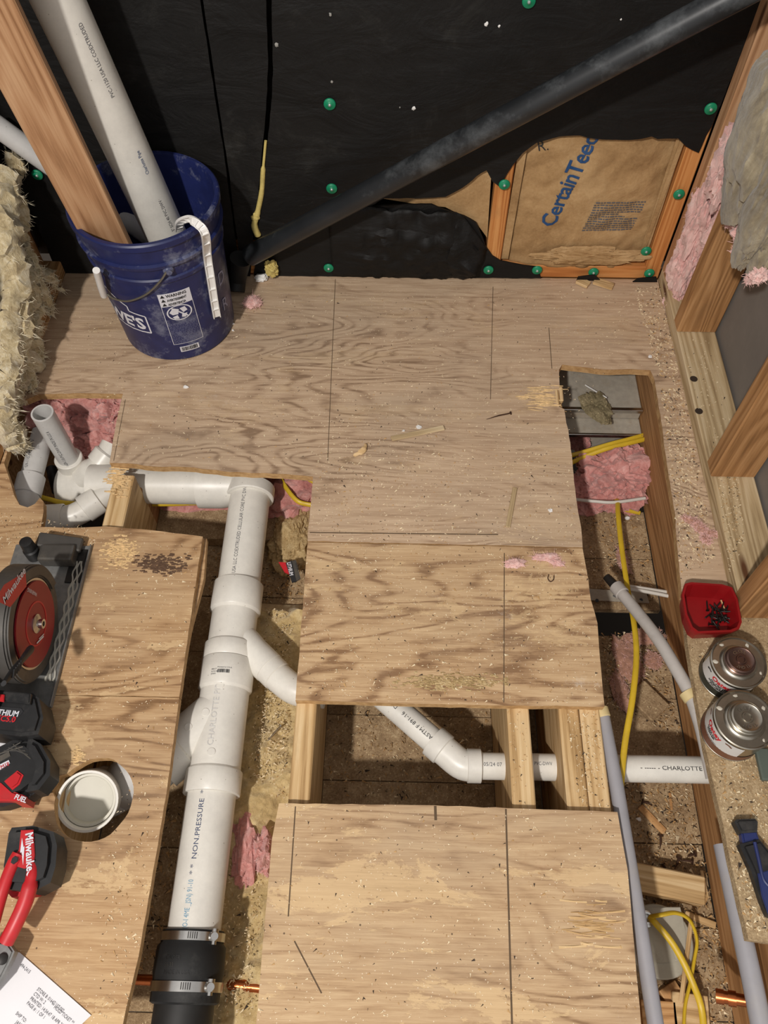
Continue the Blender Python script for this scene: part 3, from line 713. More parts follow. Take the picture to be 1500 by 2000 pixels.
FIBY = plain('yellow_fibre', (236, 226, 198), .9); FIBP = plain('pink_fibre', (230, 186, 178), .9); FIBG = plain('grey_fibre', (186, 174, 148), .9)
bpy.context.view_layer.update()
fuzz('loose_fibres', [o for o in yl.children if o.name.startswith('torn_tuft')], 5200, .016, FIBY, yl, 1)
fuzz('loose_fibres', [o for o in yl.children if o.name.startswith('batt')], 4200, .020, FIBY, yl, 2)
for o_ in [o for o in bpy.data.objects if o.name.startswith('pink_insulation')]:
    fuzz('loose_fibres', list(o_.children), 1800 if len(o_.children) > 3 else 500, .010, FIBP, o_, 3, .0003)
fuzz('loose_fibres', [o for o in g_.children if o.name.startswith('torn')], 500, .010, FIBP, g_, 5)
# spray foam in the felt seam
sf = empty('foam_strip', aty(515, 400, YB-.005), 'yellow cured foam strip squeezed along the felt seam', 'foam')
tube('bead', curve([aty(519, 275, YB-.004), aty(514, 330, YB-.005), aty(511, 375, YB-.006), aty(503, 415, YB-.007), aty(497, 440, YB-.008), aty(505, 462, YB-.009)], 8),
     [.003]*8+[.0055]*8+[.006]*8+[.007]*8+[.008]*8+[.004], FOAMC, sf, 10)
fluff('blob', aty(499, 425, YB-.010), (.010, .006, .012), 3, FOAMC, sf, 3, .5, 2)
f2 = tag(fluff('foam_blob', aty(530, 525, YB-.02), (.017, .013, .024), 4, FOAMC, None, 4, .4, 2.2), 'yellow foam blob under the low end of the black pipe', 'foam')
tag(fluff('plaster_chunk', at(510, 543, .009), (.018, .012, .009), 4, WHITE, None, 3, .4, 2.2), 'white chunk under the low end of the black pipe', 'debris')

# ================================================================== PIPES
def hubprof(L, r, rh, hs, tail=None):
    """pipe fitting profile with hubs; hs = list of (t0,t1)"""
    p = [(0, r*.9)]; 
    for t0, t1 in hs:
        a, b = max(t0, 0), min(t1, L)
        p += ([(a-.004, r)] if a > .005 else [])+[(a, rh-.001), (a+.0015, rh), (b-.0015, rh), (b, rh-.001)]+([(b+.004, r)] if b < L-.005 else [])
    return p+[(L, r*.9)]
R3 = .0445; H3 = .0520
P0 = V((-.331, 1.000, -.100)); P1 = V((-.329, -.12, -.114)); AXD = (P1-P0).normalized()
def mp(py):
    """point on the main drain axis seen at photo row py"""
    lo_, hi_ = 0.0, 1.12
    for _ in range(40):
        m = (lo_+hi_)/2; q = P0+AXD*m-CAM; yy = 1000-F*q.dot(up)/q.dot(fw)
        if yy < py: lo_ = m
        else: hi_ = m
    return P0+AXD*lo_
md_ = empty('main_drain', (-.33, .6, -.15), 'large white drain pipe with two wyes running down the open bay', 'pipe')
upv_ = V((0, 0, 1))
p_a, p_b = mp(925), mp(1150)
profile('pipe', p_a, p_b, [(0, R3), ((p_b-p_a).length, R3)], PVC, md_)
lh = (mp(974)-mp(895)).length; profile('hub', mp(895), mp(974), [(0, 0), (0, H3+.001), (lh-.002, H3+.001), (lh, H3-.001), (lh, R3-.001)], PVC, md_)
# tee and run towards the left joist
ty = mp(925); tq = V((-.40, ty.y+.012, -.108)); tl = V((-.700, ty.y+.012, -.112))
prf = [(0, R3+.003), (.06, R3+.003), (.072, H3), (.125, H3), (.126, R3), ((tl-tq).length, R3)]
profile('cross_pipe', tq+V((.085, 0, 0)), tl, [(0, R3), (.05, R3+.002), (.085, H3+.001), (.136, H3+.001), (.138, R3), ((tl-tq).length+.085, R3)], PVC, md_)
# wye 1
a, b = mp(1143), mp(1292); L = (b-a).length
w1 = profile('wye_fitting', a, b, hubprof(L, R3+.002, H3, [(0, (mp(1196)-a).length), ((mp(1262)-a).length, L)]), PVC, md_)
bj = mp(1235); bd = V((.72, -.66, .02)).normalized(); e1 = bj+bd*.115
R2 = .0302; H2 = .0365; R15 = .0242; H15 = .0292
profile('branch', bj, e1, [(0, R2+.006), (.045, R2+.004), (.065, H15+.003), (.112, H15+.003), (.115, R15)], PVC, w1)
el = curve([e1-bd*.01, e1+bd*.03, e1+bd*.055+V((.018, -.006, 0)), e1+bd*.07+V((.06, .0, 0))], 8)
tube('elbow', el, [H15]*len(el), PVC, md_, 28)
profile('hub', e1-bd*.006, e1+bd*.022, [(0, H15+.002), (.026, H15+.002), (.028, H15)], PVC, md_)
# wye 2 (flipped: hub pair above, big branch to the left)
a, b = mp(1292), mp(1552); L = (b-a).length
w2 = profile('wye_fitting', a+AXD*.001, b, hubprof(L, R3+.003, H3, [(0, (mp(1348)-a).length), ((mp(1506)-a).length, L)]), PVC, md_)
bj2 = mp(1385); bd2 = V((-.70, -.71, -.01)).normalized(); e2 = bj2+bd2*.150
profile('branch', bj2, e2, [(0, R3+.002), (.10, R3+.002), (.104, H3), (.150, H3), (.150, R3)], PVC, w2)
for px, py in ((368, 1413), (388, 1437), (437, 1354), (418, 1482)):
    q = bj2+bd2*(.03 if py == 1437 else .07)+V((0, 0, R3+.0015)) if px < 400 else mp(py)+V((0, 0, R3+.0025))
    profile('moulded_disc', q, q+V((0, 0, .0016)), [(0, .0075), (.001, .0075), (.0016, .0068), (.0016, 0)], PVC, w2, 20)
text('moulded_lettering', 'CHARLOTTE PIPE', .016, onpipe(mp(1470), -AXD, (0.02, 0, 1), R3+.0033), PVC_S, w2, 1.0)
profile('pipe', e2-bd2*.02, e2+bd2*.05, [(0, R3), (.07, R3)], PVC, md_)
# lower pipe
pl = mp(1835); profile('pipe', mp(1545), pl, [(0, R3), ((pl-mp(1545)).length, R3)], PVC, md_)
text('pipe_print', 'USA LLC COEXTRUDED CELLULAR CORE PVC DWV PIPE IPS SCH 4', .0108, onpipe(mp(1138), -AXD, (-.02, 0, 1), R3), INKG, md_, .86)
text('pipe_print', '* *  NON.PRESSURE  * *', .0125, onpipe(mp(1715), -AXD, (-.05, 0, 1), R3), plain('blue_grey_print', (62, 74, 104), .6), md_, 1.15)
text('pipe_print', '((O-I 4ME _JSN) 91-10', .0125, onpipe(mp(1822), -AXD, (-.05, 0, 1), R3), plain('pale_blue_print', (120, 160, 184), .6), md_, .66)
f = onpipe(mp(1332), V((1, 0, 0)), (0, -.02, 1), 1e3)
q0 = mp(1330)+V((-.02, 0, H3))
fb = lambda s, t: mp(1332)+AXD*(-t)+V((math.sin((s-.02)/H3)*(H3+.0006), 0, math.cos((s-.02)/H3)*(H3+.0006)))
rc = []; x = .012; rr = random.Random(5)
while x < .034: l = rr.choice((.0006, .001, .0016)); rc.append((x, x+l, 0, .007)); x += l+rr.choice((.0006, .001))
bars('barcode', fb, rc, INKB, w2)
for i, s in enumerate(('00613', 'SCH-40', 'DWV')): text('small_print', s, .0042, (lambda k: lambda u, v: fb(u-.001, v+.006-.0048*k))(i), INKG, w2)
text('small_print', 'Printed in U.S.A.', .0042, lambda u, v: fb(u+.011, v+.0095), INKG, w2)
# rubber coupling with two clamps, cast iron below
rc_ = empty('rubber_coupling', mp(1890)+V((0, 0, -.05)), 'black rubber coupling with two steel band clamps at the bottom', 'coupling')
a, b = mp(1818), mp(1962); L = (b-a).length
def tt(py): return (mp(py)-a).length
profile('sleeve', a, b, [(0, R3+.002), (0, .0505), (.004, .0515), (tt(1842), .0515), (tt(1850), .0565), (tt(1900), .0575), (tt(1912), .0560), (L-.003, .0555), (L, .050)], RUB, rc_, 48)
for py0, py1, r, sx in ((1822, 1840, .0525, 1), (1917, 1938, .0572, 1)):
    c0, c1 = mp(py0), mp(py1); cl = profile('band_clamp', c0, c1, [(0, r), (.0003, r+.0012), ((c1-c0).length-.0003, r+.0012), ((c1-c0).length, r)], STEEL, rc_, 56)
    cm = (c0+c1)/2; scp = cm+V((r*.80, 0, r*.66))
    profile('clamp_screw', scp+V((0, .011, 0)), scp+V((0, -.012, 0)), [(0, 0), (0, .0065), (.016, .0065), (.016, .0045), (.023, .0045), (.023, 0)], STEEL, cl, 20)
    profile('clamp_screw', scp+V((0, 0, .001)), scp+V((.002, 0, .007)), [(0, .007), (.005, .007), (.006, .006), (.006, 0)], STEEL, cl, 20)
    bars('clamp_slots', lambda u, v, cm=cm, r=r: cm+AXD*v+V((math.sin(u/r+.05)*(r+.0016), 0, math.cos(u/r+.05)*(r+.0016))), [(k*.0034, k*.0034+.0014, -.005, .005) for k in range(5)], DARKM, cl)
for i, s in enumerate(('CALDER', '56-33', 'MADE IN USA')): text('moulded_lettering', s, .009, (lambda k: lambda u, v: mp(1878+k*14)+AXD*(-v)+V((math.sin((u-.03)/.0575)*.0578, 0, math.cos((u-.03)/.0575)*.0578)))(i), IRON, rc_, .8)
ci = tag(profile('cast_iron_pipe', mp(1950), P1, [(0, .048), ((P1-mp(1950)).length, .048)], IRON), 'black cast iron pipe leaving at the bottom edge', 'pipe')
# copper pipe
cp = empty('copper_pipe', (-.33, .02, -.2), 'horizontal copper pipe passing under the rubber coupling', 'pipe')
tube('pipe', [at(200, 1910, -.205), at(420, 1920, -.205), at(520, 1930, -.205)], .0085, COP, cp, 16)
profile('fitting', at(448, 1922, -.205), at(482, 1926, -.205), [(0, .0085), (0, .0102), (.03, .0102), (.03, .0085)], COP, cp, 20)
# toilet riser
tr = empty('toilet_riser', at(172, 1570, -.15), 'white round pipe socket with a test cap in the round hole', 'pipe')
ta = at(196, 1545, -.20); tb = at(171, 1565, -.028); Ld = (tb-ta).length
profile('socket', ta, tb, [(0, .046), (Ld-.06, .046), (Ld-.055, .0510), (Ld-.001, .0512), (Ld, .0505), (Ld, .0468), (Ld-.001, .0460), (Ld-.050, .0450)], PVC, tr, 48)
profile('test_cap', ta, tb, [(Ld-.055, .0452), (Ld-.026, .0448), (Ld-.024, .0440), (Ld-.024, .0400), (Ld-.027, .0392), (Ld-.046, .0380), (Ld-.046, 0)], plain('putty_pvc', (196, 192, 178), .4, 0, .5, .05, 20), tr, 48)
tube('elbow', curve([ta+V((0, 0, .01)), ta+V((.004, .002, -.03)), ta+V((.04, .02, -.02)), e2+bd2*.03+V((-.02, 0, 0)), e2], 8), .046, PVC_S, tr, 28)
# branch line in the middle opening
bl = empty('branch_pipe', (.2, .42, -.13), 'white branch pipe with an elbow crossing the joists to the right', 'pipe')
zz = -.100; q1 = at(712, 1330, zz); q2 = at(852, 1452, zz); q3 = at(935, 1496, zz); q4 = V((.70, q3.y+.003, zz))
dq = (q2-q1).normalized()
tube('pipe', [q1-dq*.15, q2], R15, PVC, bl, 32)
ec = curve([q2-dq*.006, q2+dq*.022, q3+V((-.030, .002, 0)), q3+V((.002, 0, 0))], 8); tube('elbow', ec, H15-.0015, PVC, bl, 32)
profile('hub', q2-dq*.008, q2+dq*.020, [(0, R15), (0, H15+.001), (.001, H15+.0015), (.026, H15+.0015), (.028, H15-.002)], PVC, bl)
profile('hub', q3+V((-.022, .0, 0)), q3+V((.004, 0, 0)), [(0, H15-.002), (.001, H15+.0015), (.025, H15+.0015), (.026, H15), (.026, R15)], PVC, bl)
tube('pipe', [q3, q4], R15, PVC, bl, 32)
text('pipe_print', 'ASTM F 891-16    DWV', .0105, onpipe(at(845, 1447, zz), -dq, (.0, 0, 1), R15), INKB, bl, 1.1)
text('pipe_print', '05/24 07', .0095, onpipe(q3+V((.006, 0, 0)), V((1, 0, 0)), (0, -.25, 1), R15), INKG, bl, 1.0)
text('pipe_print', '- ----- - CHARLOTTE PIPE', .0110, onpipe(at(1250, 1497, zz+.024)+V((0, -.003, -.024)), V((1, 0, 0)), (0, -.1, 1), R15), INKB, bl, 1.15)
text('pipe_print', 'PVC-DWV', .009, onpipe(V((.256, q3.y, zz)), V((1, 0, 0)), (0, -.1, 1), R15), INKG, bl, .8)
# pipe cluster in the left opening
lc = empty('pipe_cluster', (-.72, 1.05, -.2), 'white pipe cluster with an open upright stub in the left opening', 'pipe')
base = V((-.767, 1.078, -.125)); topz = .046
profile('open_stub', base+V((0, 0, -.03)), V((base.x, base.y, topz)), [(0, R15), (.03+.14+topz-.0005, R15), (.17+topz, R15-.0005), (.17+topz, R15-.0040), (.16+topz-.05, R15-.0042), (.07, R15-.0045), (.07, 0)], PVC_S, lc)
profile('hub', base+V((0, 0, -.040)), base+V((0, 0, .022)), [(0, R15), (.001, H15-.002), (.018, H15-.001), (.022, H15+.003), (.060, H15+.003), (.062, H15+.001), (.062, R15)], PVC, lc)
text('pipe_print', '4x-G9-110-PVC-DWV MADE IN U.S.A', .0105, onpipe(V((base.x, base.y, -.11)), (0, 0, 1), (.30, -.95, 0), R15), INKB, lc, .80)
ca = at(127, 950, -.185); cb = V((-.58, ca.y-.02, -.165))
profile('big_tee', ca, cb, [(0, .0), (0, .050), (.003, .052), (.055, .052), (.075, .047), ((cb-ca).length, .046)], PVC, lc)
tube('branch', curve([at(165, 935, -.150), at(188, 917, -.125), at(205, 900, -.105), at(222, 870, -.09)], 6), [.034]*6+[.031]*6+[.0285]*7, PVC, lc, 28)
profile('hub', at(196, 908, -.110), at(214, 884, -.095), [(0, .028), (.001, .0335), (.03, .0335), (.034, .029)], PVC, lc)
lw_ = curve([at(70, 1012, -.115), at(105, 1012, -.115), at(140, 1008, -.115), at(172, 992, -.112), at(200, 972, -.108), at(225, 955, -.105)], 6)
tube('trap_arm', lw_, [.0265]*len(lw_), PVC, lc, 28)
profile('hub', at(84, 1012, -.115), at(122, 1010, -.115), [(0, .027), (.001, .0300), (.046, .0300), (.048, .027)], PVC, lc)
profile('hub', at(163, 996, -.113), at(190, 978, -.109), [(0, .027), (.001, .0318), (.040, .0318), (.042, .027)], PVC, lc)
g0, g1 = at(84, 845, -.075), at(53, 965, -.085)
profile('side_pipe', g0, g1, [(0, 0), (0, R15), ((g1-g0).length, R15)], PVC_S, lc)
dg = (g1-g0).normalized(); profile('hub', g1-dg*.045, g1+dg*.004, [(0, R15), (.001, H15+.001), (.045, H15+.001), (.049, H15)], PVC_S, lc)
tube('elbow', curve([g1, g1+dg*.022+V((0, 0, -.004)), g1+dg*.034+V((0, 0, -.03)), g1+dg*.036+V((0, 0, -.08))], 6), H15-.001, PVC_S, lc, 28)
text('pipe_print', 'G9-110-PVC-DWV', .0105, onpipe(g1-dg*.055, -dg, (-.1, 0, 1), R15), INKG, lc, .9)
tag(tube('lead_bend', [at(100, 915, -.40), at(112, 960, -.40)], .014, DARKM), 'small dark pipe deep in the left opening', 'pipe')
# black diagonal pipe
bp = empty('black_pipe', aty(478, 505, YB-.05), 'long black plastic pipe leaning diagonally against the felt wall', 'pipe')
b0 = aty(487, 500, YB-.055); b1 = aty(1425, -2, YB-.165)
bdv = (b1-b0).normalized(); Lb = (b1-b0).length+.06
profile('pipe', b0, b0+bdv, [(.03, .020), (0, .020), (0, .0240), (.0015, .0243), (Lb, .0243)], ABS, bp, 40)
text('pipe_print', 'ABS DWV', .01, onpipe(b0+bdv*.3, bdv, (0, -1, .5), .0243), INKG, bp) if False else None
tag(tube('black_hose_stub', [aty(470, 505, YB-.05), aty(463, 545, YB-.045), at(462, 570, .004)], [.026, .022, .020], RUB, None, 20), 'short black stub under the low end of the diagonal pipe', 'pipe')

# ================================================================== BUCKET AND WHAT STANDS IN IT
BC = V((-.537, 1.418, 0)); BH = .35
def br(z): return .131+(.149-.131)*min(1, max(0, z/BH))
bk = empty('bucket', BC, 'dirty blue plastic bucket standing in the back left corner', 'bucket')
profile('bucket_body', BC+V((0, 0, .001)), BC+V((0, 0, 1)), [(0, 0), (0, .127), (.004, .131), (.240, br(.24)), (.243, br(.24)+.004), (.252, br(.25)+.0045), (.255, br(.25)+.001), (.283, br(.28)+.002), (.285, br(.28)+.008), (.293, br(.29)+.009), (.296, br(.29)+.003), (BH-.018, br(.34)+.003), (BH-.015, br(.34)+.009), (BH-.003, br(.34)+.009), (BH, br(.34)+.006), (BH, br(.34)-.001), (BH-.004, br(.34)-.003), (.012, .128), (.010, 0)], BLUE, bk, 72)
def onb(px, py, off=.0):
    """photo point -> point on the bucket side"""
    d = ray(px, py); t = .8
    while t < 2.2:
        q = CAM+d*t
        if (q.xy-BC.xy).length < br(q.z)+off and q.z < BH+.05: return q
        t += .0005
    return CAM+d*1.7
def bphi(px, py): q = onb(px, py); return math.atan2(q.y-BC.y, q.x-BC.x), q.z
# bail wire and grip
wire = curve([onb(206, 572, .012), onb(222, 583, .010), onb(250, 588, .009), (onb(285, 575, .009)), onb(312, 550, .010), onb(326, 529, .009)], 8)
tube('bail_wire', wire, .0021, plain('bail_steel', (150, 146, 132), .4, .8), bk, 8)
qe = onb(328, 526, .002); ne = V((qe.x-BC.x, qe.y-BC.y, 0)).normalized(); profile('ear', qe-ne*.006, qe+ne*.012, [(0, .012), (.010, .011), (.014, .006), (.018, .006), (.018, 0)], BLUE, bk, 20)
gr = curve([onb(188, 528, .030), onb(193, 545, .024), onb(198, 562, .020), onb(203, 577, .016)], 4)
tube('grip', gr, .0075, WHITE, bk, 14)
# warning print
p0, z0 = bphi(340, 673); p1, z1 = bphi(397, 658); pt, zt = bphi(303, 576)
rb = br(.12); wlab = rb*(p1-p0); hl = zt-z0
ph0 = bphi(322, 622)[0]; ph1 = bphi(383, 606)[0]; wlab = rb*(ph1-ph0)
def wf(u, v): return around(BC, br, ph0, z0)(u, v)
fr = .0007
bars('label_frame', wf, [(0, wlab, 0, .0012), (0, wlab, hl-.0012, hl), (0, .0012, 0, hl), (wlab-.0012, wlab, 0, hl)], INKW, bk)
quad('label_header', wf, 0, wlab, hl*.76, hl, INKW, bk)
wf2 = lambda u, v: around(BC, lambda z: br(z)+.0006, ph0, z0)(u, v)
for i, s in enumerate(('WARNING', 'AVERTISSEMENT', 'ADVERTENCIA')):
    text('label_lettering', s, (.0112 if i == 0 else .0088), (lambda k: lambda u, v: wf2(u+wlab*.24, v+hl*(.93-.075*k)))(i), INKB, bk, .82 if i == 0 else .66, bold=.0003)
    tri = bmesh.new(); cx, cy = wlab*.13, hl*(.93-.075*i); tri.faces.new([tri.verts.new(wf2(cx-.005, cy)), tri.verts.new(wf2(cx+.005, cy)), tri.verts.new(wf2(cx, cy+.0085))]); from_bm('warning_triangle', tri, INKB, bk)
bm = bmesh.new(); cx, cy, RR = wlab*.5, hl*.615, .0225
def ringv(r, k): return wf(cx+r*1.25*math.cos(2*math.pi*k/40), cy+r*math.sin(2*math.pi*k/40))
for k in range(40): bm.faces.new([bm.verts.new(q) for q in (ringv(RR, k), ringv(RR, k+1), ringv(RR-.0025, k+1), ringv(RR-.0025, k))])
for blob in ([(-.022, .004), (-.012, .016), (.0, .010), (-.004, -.004), (-.016, -.004)], [(.002, .012), (.014, .014), (.018, .002), (.008, -.002)], [(-.018, -.010), (-.006, -.006), (-.004, -.018), (-.014, -.016)], [(.004, -.006), (.016, -.006), (.010, -.017), (.002, -.014)], [(-.016, .015), (-.013, .017), (.017, -.014), (.014, -.016)]):
    bm.faces.new([bm.verts.new(wf(cx+a, cy+b)) for a, b in blob])
from_bm('warning_pictogram', bm, INKW, bk)
rc = []; rr = random.Random(9)
for k in range(15):
    y = hl*.03+k*hl*.027; x = .003
    while x < wlab-.004: l = rr.uniform(.003, .009); rc.append((x, min(wlab-.003, x+l), y, y+.0013)); x += l+.0014
bars('label_small_print', wf, rc, plain('dim_print', (120, 122, 150), .6), bk)
pb, zb2 = bphi(354, 687)
bf = lambda u, v: around(BC, br, pb, zb2)(u, v)
quad('barcode_field', bf, 0, .044, 0, .017, INKW, bk); rc = []; x = .003
while x < .041: l = rr.choice((.0006, .0012, .002)); rc.append((x, x+l, .003, .015)); x += l+rr.choice((.0006, .0012))
bars('barcode', lambda u, v: around(BC, lambda z: br(z)+.0006, pb, zb2)(u, v), rc, INKB, bk)
# house shaped logo, cut off by the curve
pl_, zl_ = bphi(296, 650)
lf = lambda u, v: around(BC, br, pl_, zl_)(u, v)
def strip(pts, wd):
    bm = bmesh.new()
    for (a, b) in zip(pts, pts[1:]):
        d = V((b[0]-a[0], b[1]-a[1], 0)).normalized(); n = V((-d.y, d.x, 0))*wd/2
        for k in range(6):
            s, e = k/6, (k+1)/6; A = V((*a, 0)).lerp(V((*b, 0)), s); B = V((*a, 0)).lerp(V((*b, 0)), e)
            bm.faces.new([bm.verts.new(lf(q.x, q.y)) for q in (A-n, B-n, B+n, A+n)])
    return from_bm('logo_outline', bm, INKW, bk)
strip([(-.14, .0), (0, 0), (-.0, .052), (-.038, .058), (-.038, .072), (-.10, .10)], .0035)
text('logo_lettering', "LOWE'S", .047, lambda u, v: lf(u-.008, v+.010), INKW, bk, 1.0, 'RIGHT', .0016)
pd, zd = bphi(434, 565)
for i, s in enumerate(('D', 'R')): text('side_lettering', s, .05, (lambda k: lambda u, v: around(BC, br, bphi(424, 540)[0], .155-.075*k)(u, v))(i), plain('faint_print', (150, 154, 184), .6), bk, .8)
# strap hooked over the rim
st = empty('plastic_strap', BC+V((.09, -.12, .3)), 'white ribbed plastic lid strap hooked over the bucket rim', 'strap')
sp = [aty(352, 447, 1.345), aty(350, 430, 1.34), aty(366, 424, 1.315)] 
rimp = onb(408, 500, .012)
pts = curve([aty(349, 446, 1.352), aty(351, 432, 1.330), aty(368, 426, 1.308), aty(388, 438, 1.292), aty(400, 458, 1.286), onb(404, 500, .012), onb(411, 545, .012), onb(418, 590, .010), onb(423, 618, .009)], 8)
nrm = V((.45, -.9, .1)).normalized()
bm = bmesh.new(); fr_ = frames(pts); ring = []
for i, (p, n, b) in enumerate(fr_):
    t = n.cross(b); s = t.cross(nrm).normalized(); nn = s.cross(t)
    if nn.dot(nrm) < 0: nn = -nn
    ring.append([bm.verts.new(p+s*a+nn*c) for a, c in ((-.0085, 0), (.0085, 0), (.0085, .006), (.0065, .006), (.0065, .002), (-.0065, .002), (-.0065, .006), (-.0085, .006))])
for A, B in zip(ring, ring[1:]):
    for k in range(8): bm.faces.new((A[k], A[(k+1) % 8], B[(k+1) % 8], B[k]))
bm.faces.new(ring[0]); bm.faces.new(ring[-1][::-1]); from_bm('channel', bm, WHITE, st)
for i in range(3, len(fr_)-2, 4):
    p, n, b = fr_[i]; t = n.cross(b); s = t.cross(nrm).normalized(); nn = s.cross(t); nn = nn if nn.dot(nrm) > 0 else -nn
    board('rib', p+nn*.003-s*.0065, p+nn*.003+s*.0065, .0016, .006, WHITE, st, nn, 0)
# pipe, stud and thin pipe in the bucket
wpz = empty('leaning_pipe', BC+V((0, .03, .02)), 'tall white pipe standing in the blue bucket', 'pipe')
c0 = aty(321, 450, 1.462); c1 = aty(113, 0, 1.440); dd = (c1-c0).normalized(); bot = c0-dd*((c0.z-.016)/dd.z)
profile('pipe', bot, bot+dd, [(0, 0), (0, R3), (1.15, R3), (1.15, R3-.005), (1.0, R3-.006)], PVC, wpz, 48)
for s_, off in (('Charlotte Pipe', .165), ('3" SCH 40 PVC DWV', .02), ('PVC-1120 USA LLC COEXTRUDED', .33), ('CELLULAR CORE PIPE', .62)):
    text('pipe_print', s_, .0105, onpipe(c0+dd*off, dd, (.80, -.60, 0), R3), INKBL if off == .165 else INKG, wpz, .85)
d0 = at(190, 430, .35); d1 = atd(38, 130, 1.30); dv = (d1-d0).normalized()
d0 = V((-.655, 1.385, 0)) if False else d0
db_ = d0-dv*((d0.z-.03)/dv.z); db_ = V((db_.x, db_.y, db_.z))
ws = board('loose_stud', db_, d1+dv*.4, .084, .036, LUM_R, None, (.30, -.95, .1)); tag(ws, 'loose reddish timber stud standing in the blue bucket', 'lumber')
tp = tag(tube('thin_pipe', [aty(-15, 240, 1.53), aty(275, 450, 1.53), aty(300, 468, 1.53)], .0225, PVC_S, None, 24), 'slim white pipe, greyed for shadow, leaning behind the loose stud', 'pipe')  # grey tone stands for the shadow the pipe lies in

# ================================================================== TOOLS ON THE LEFT
# circular saw standing on its shoe
SX = -.612
saw = empty('circular_saw', (-.70, .62, 0), 'grey and red circular saw standing on its shoe at the left edge', 'power tool')
box('shoe', (SX-.155, .452, .0005), (SX, .785, .004), ALU, saw, .001)
box('shoe_edge', (SX-.003, .452, .004), (SX, .785, .011), ALU, saw, .001)
rb_ = bmesh.new()
for k in range(3):
    pts = [V((SX-.010-.006*k+.0022*math.sin(i*1.3+k*2), .50+i*.0075, .0055)) for i in range(34)]
    addtube(rb_, pts, .0024, 6)
from_bm('pressed_ribs', rb_, plain('worn_rib_metal', (190, 186, 174), .35, .3), saw, True)
box('shoe_slot_plate', (SX-.036, .700, .004), (SX-.006, .775, .007), DARKM, saw, .001)
BXP = SX-.017; bc = atx(72, 1218, BXP); zc = max(.055, bc.z); yc = bc.y
def disc(name, x0, x1, y, z, r, mat, clip=.012, a0=0, a1=2*math.pi, rin=0, bev=.003, n=56):
    out = []
    for k in range(n+1):
        a = a0+(a1-a0)*k/n; out.append(V((y+r*math.cos(a), max(clip-0, z+r*math.sin(a)), 0)))
    if rin:
        for k in range(n+1):
            a = a1+(a0-a1)*k/n; out.append(V((y+rin*math.cos(a), max(clip, z+rin*math.sin(a)), 0)))
    elif a1-a0 > 6.2: out.pop()
    o2 = []
    for p in out:
        if not o2 or (p-o2[-1]).length > 1e-5: o2.append(p)
    if (o2[0]-o2[-1]).length < 1e-5: o2.pop()
    return prism(name, o2, x0, x1, mat, saw, axes=((0, 0, 0), (0, 1, 0), (0, 0, 1), (1, 0, 0)), bev=bev, smooth=True)
disc('upper_guard', BXP-.046, BXP-.006, yc, zc, .104, GREY, .010)
disc('guard_lip', BXP-.010, BXP-.001, yc, zc, .104, GREY, .010, -.35, math.pi*1.1, .082)
disc('blade', BXP-.006, BXP-.0045, yc, zc, .080, STEEL, .008, bev=0)
lg = disc('lower_guard', BXP-.004, BXP-.001, yc, zc, .076, REDG, .009, bev=.001)
disc('inner_ring', BXP-.001, BXP-.0002, yc, zc, .040, REDT, .009, rin=.037, bev=0)
profile('blade_bolt', (BXP-.001, yc, zc), (BXP+.012, yc, zc), [(0, .017), (.002, .017), (.005, .012), (.006, .0085), (.013, .0085), (.013, .0045), (.006, .0045), (.006, 0)], STEEL, saw, 28)
def onblade(y0, z0, uy, uz, lift=.0004):
    u = V((0, uy, uz)).normalized(); v = V((1, 0, 0)).cross(u); return lambda a, b: V((BXP+lift, y0, z0))+u*a+v*b
text('guard_print', 'WARNING', .010, onblade(yc+.045, zc+.030, -.2, .9), INKW, saw, .8)
bars('guard_print', onblade(yc-.030, zc-.02, .75, -.65), [(0, .028, 0, .003), (.01, .03, .004, .006)], INKW, saw)
# name plate on the upper guard
q = [(5, 1175), (52, 1148), (54, 1135), (45, 1114), (10, 1140), (2, 1175)]
npx = BXP+.0006
pp = [atx(x, y, npx) for x, y in [(-10, 1172), (20, 1186), (52, 1145), (50, 1116), (8, 1142)]]
bm = bmesh.new(); bm.faces.new([bm.verts.new(p) for p in pp]); from_bm('name_plate', bm, REDT, saw)
pa, pb2 = atx(9, 1181, npx+.0006), atx(46, 1124, npx+.0006); u = (pb2-pa).normalized(); v = V((1, 0, 0)).cross(u)
v = -v if v.z < 0 else v
text('name_lettering', 'Milwaukee', .020, lambda a, b: pa+u*a+v*b, INKW, saw, 1.0, bold=.0004)
# lever
la = atx(58, 1270, BXP+.012); lb = atx(25, 1312, BXP+.018)
tube('guard_lever', [la, la.lerp(lb, .5), lb, lb+(lb-la)*.5], [.011, .008, .010, .006], BLK, saw, 14, True, .6)
for k in range(5): tube('lever_rib', [lb+(lb-la)*(.1*k-.25)+V((.008, -.006, .004)), lb+(lb-la)*(.1*k-.25)+V((.006, .008, .004))], .0018, BLK, saw, 6)
# front bracket, depth knob, motor and rear handle
box('front_bracket', (SX-.090, .735, .004), (SX-.022, .772, .034), GREY, saw, .005, 2)
board('bevel_arm', (SX-.10, .782, .030), (SX-.015, .778, .016), .030, .012, GREY, saw)
kq = at(57, 1072, .035); profile('depth_knob', kq+V((0, 0, -.03)), kq+V((0, .004, .028)), [(0, .014), (.025, .015), (.028, .012), (.034, .013), (.052, .012), (.054, 0)], BLK, saw, 24)
box('motor', (BXP-.20, yc-.045, .055), (BXP-.062, yc+.045, .150), BLK, saw, .02, 4)
tube('handle', curve([(BXP-.05, yc+.02, .15), (BXP-.055, yc-.06, .175), (BXP-.055, yc-.14, .13), (BXP-.06, yc-.17, .07)], 6), .021, BLK, saw, 18)
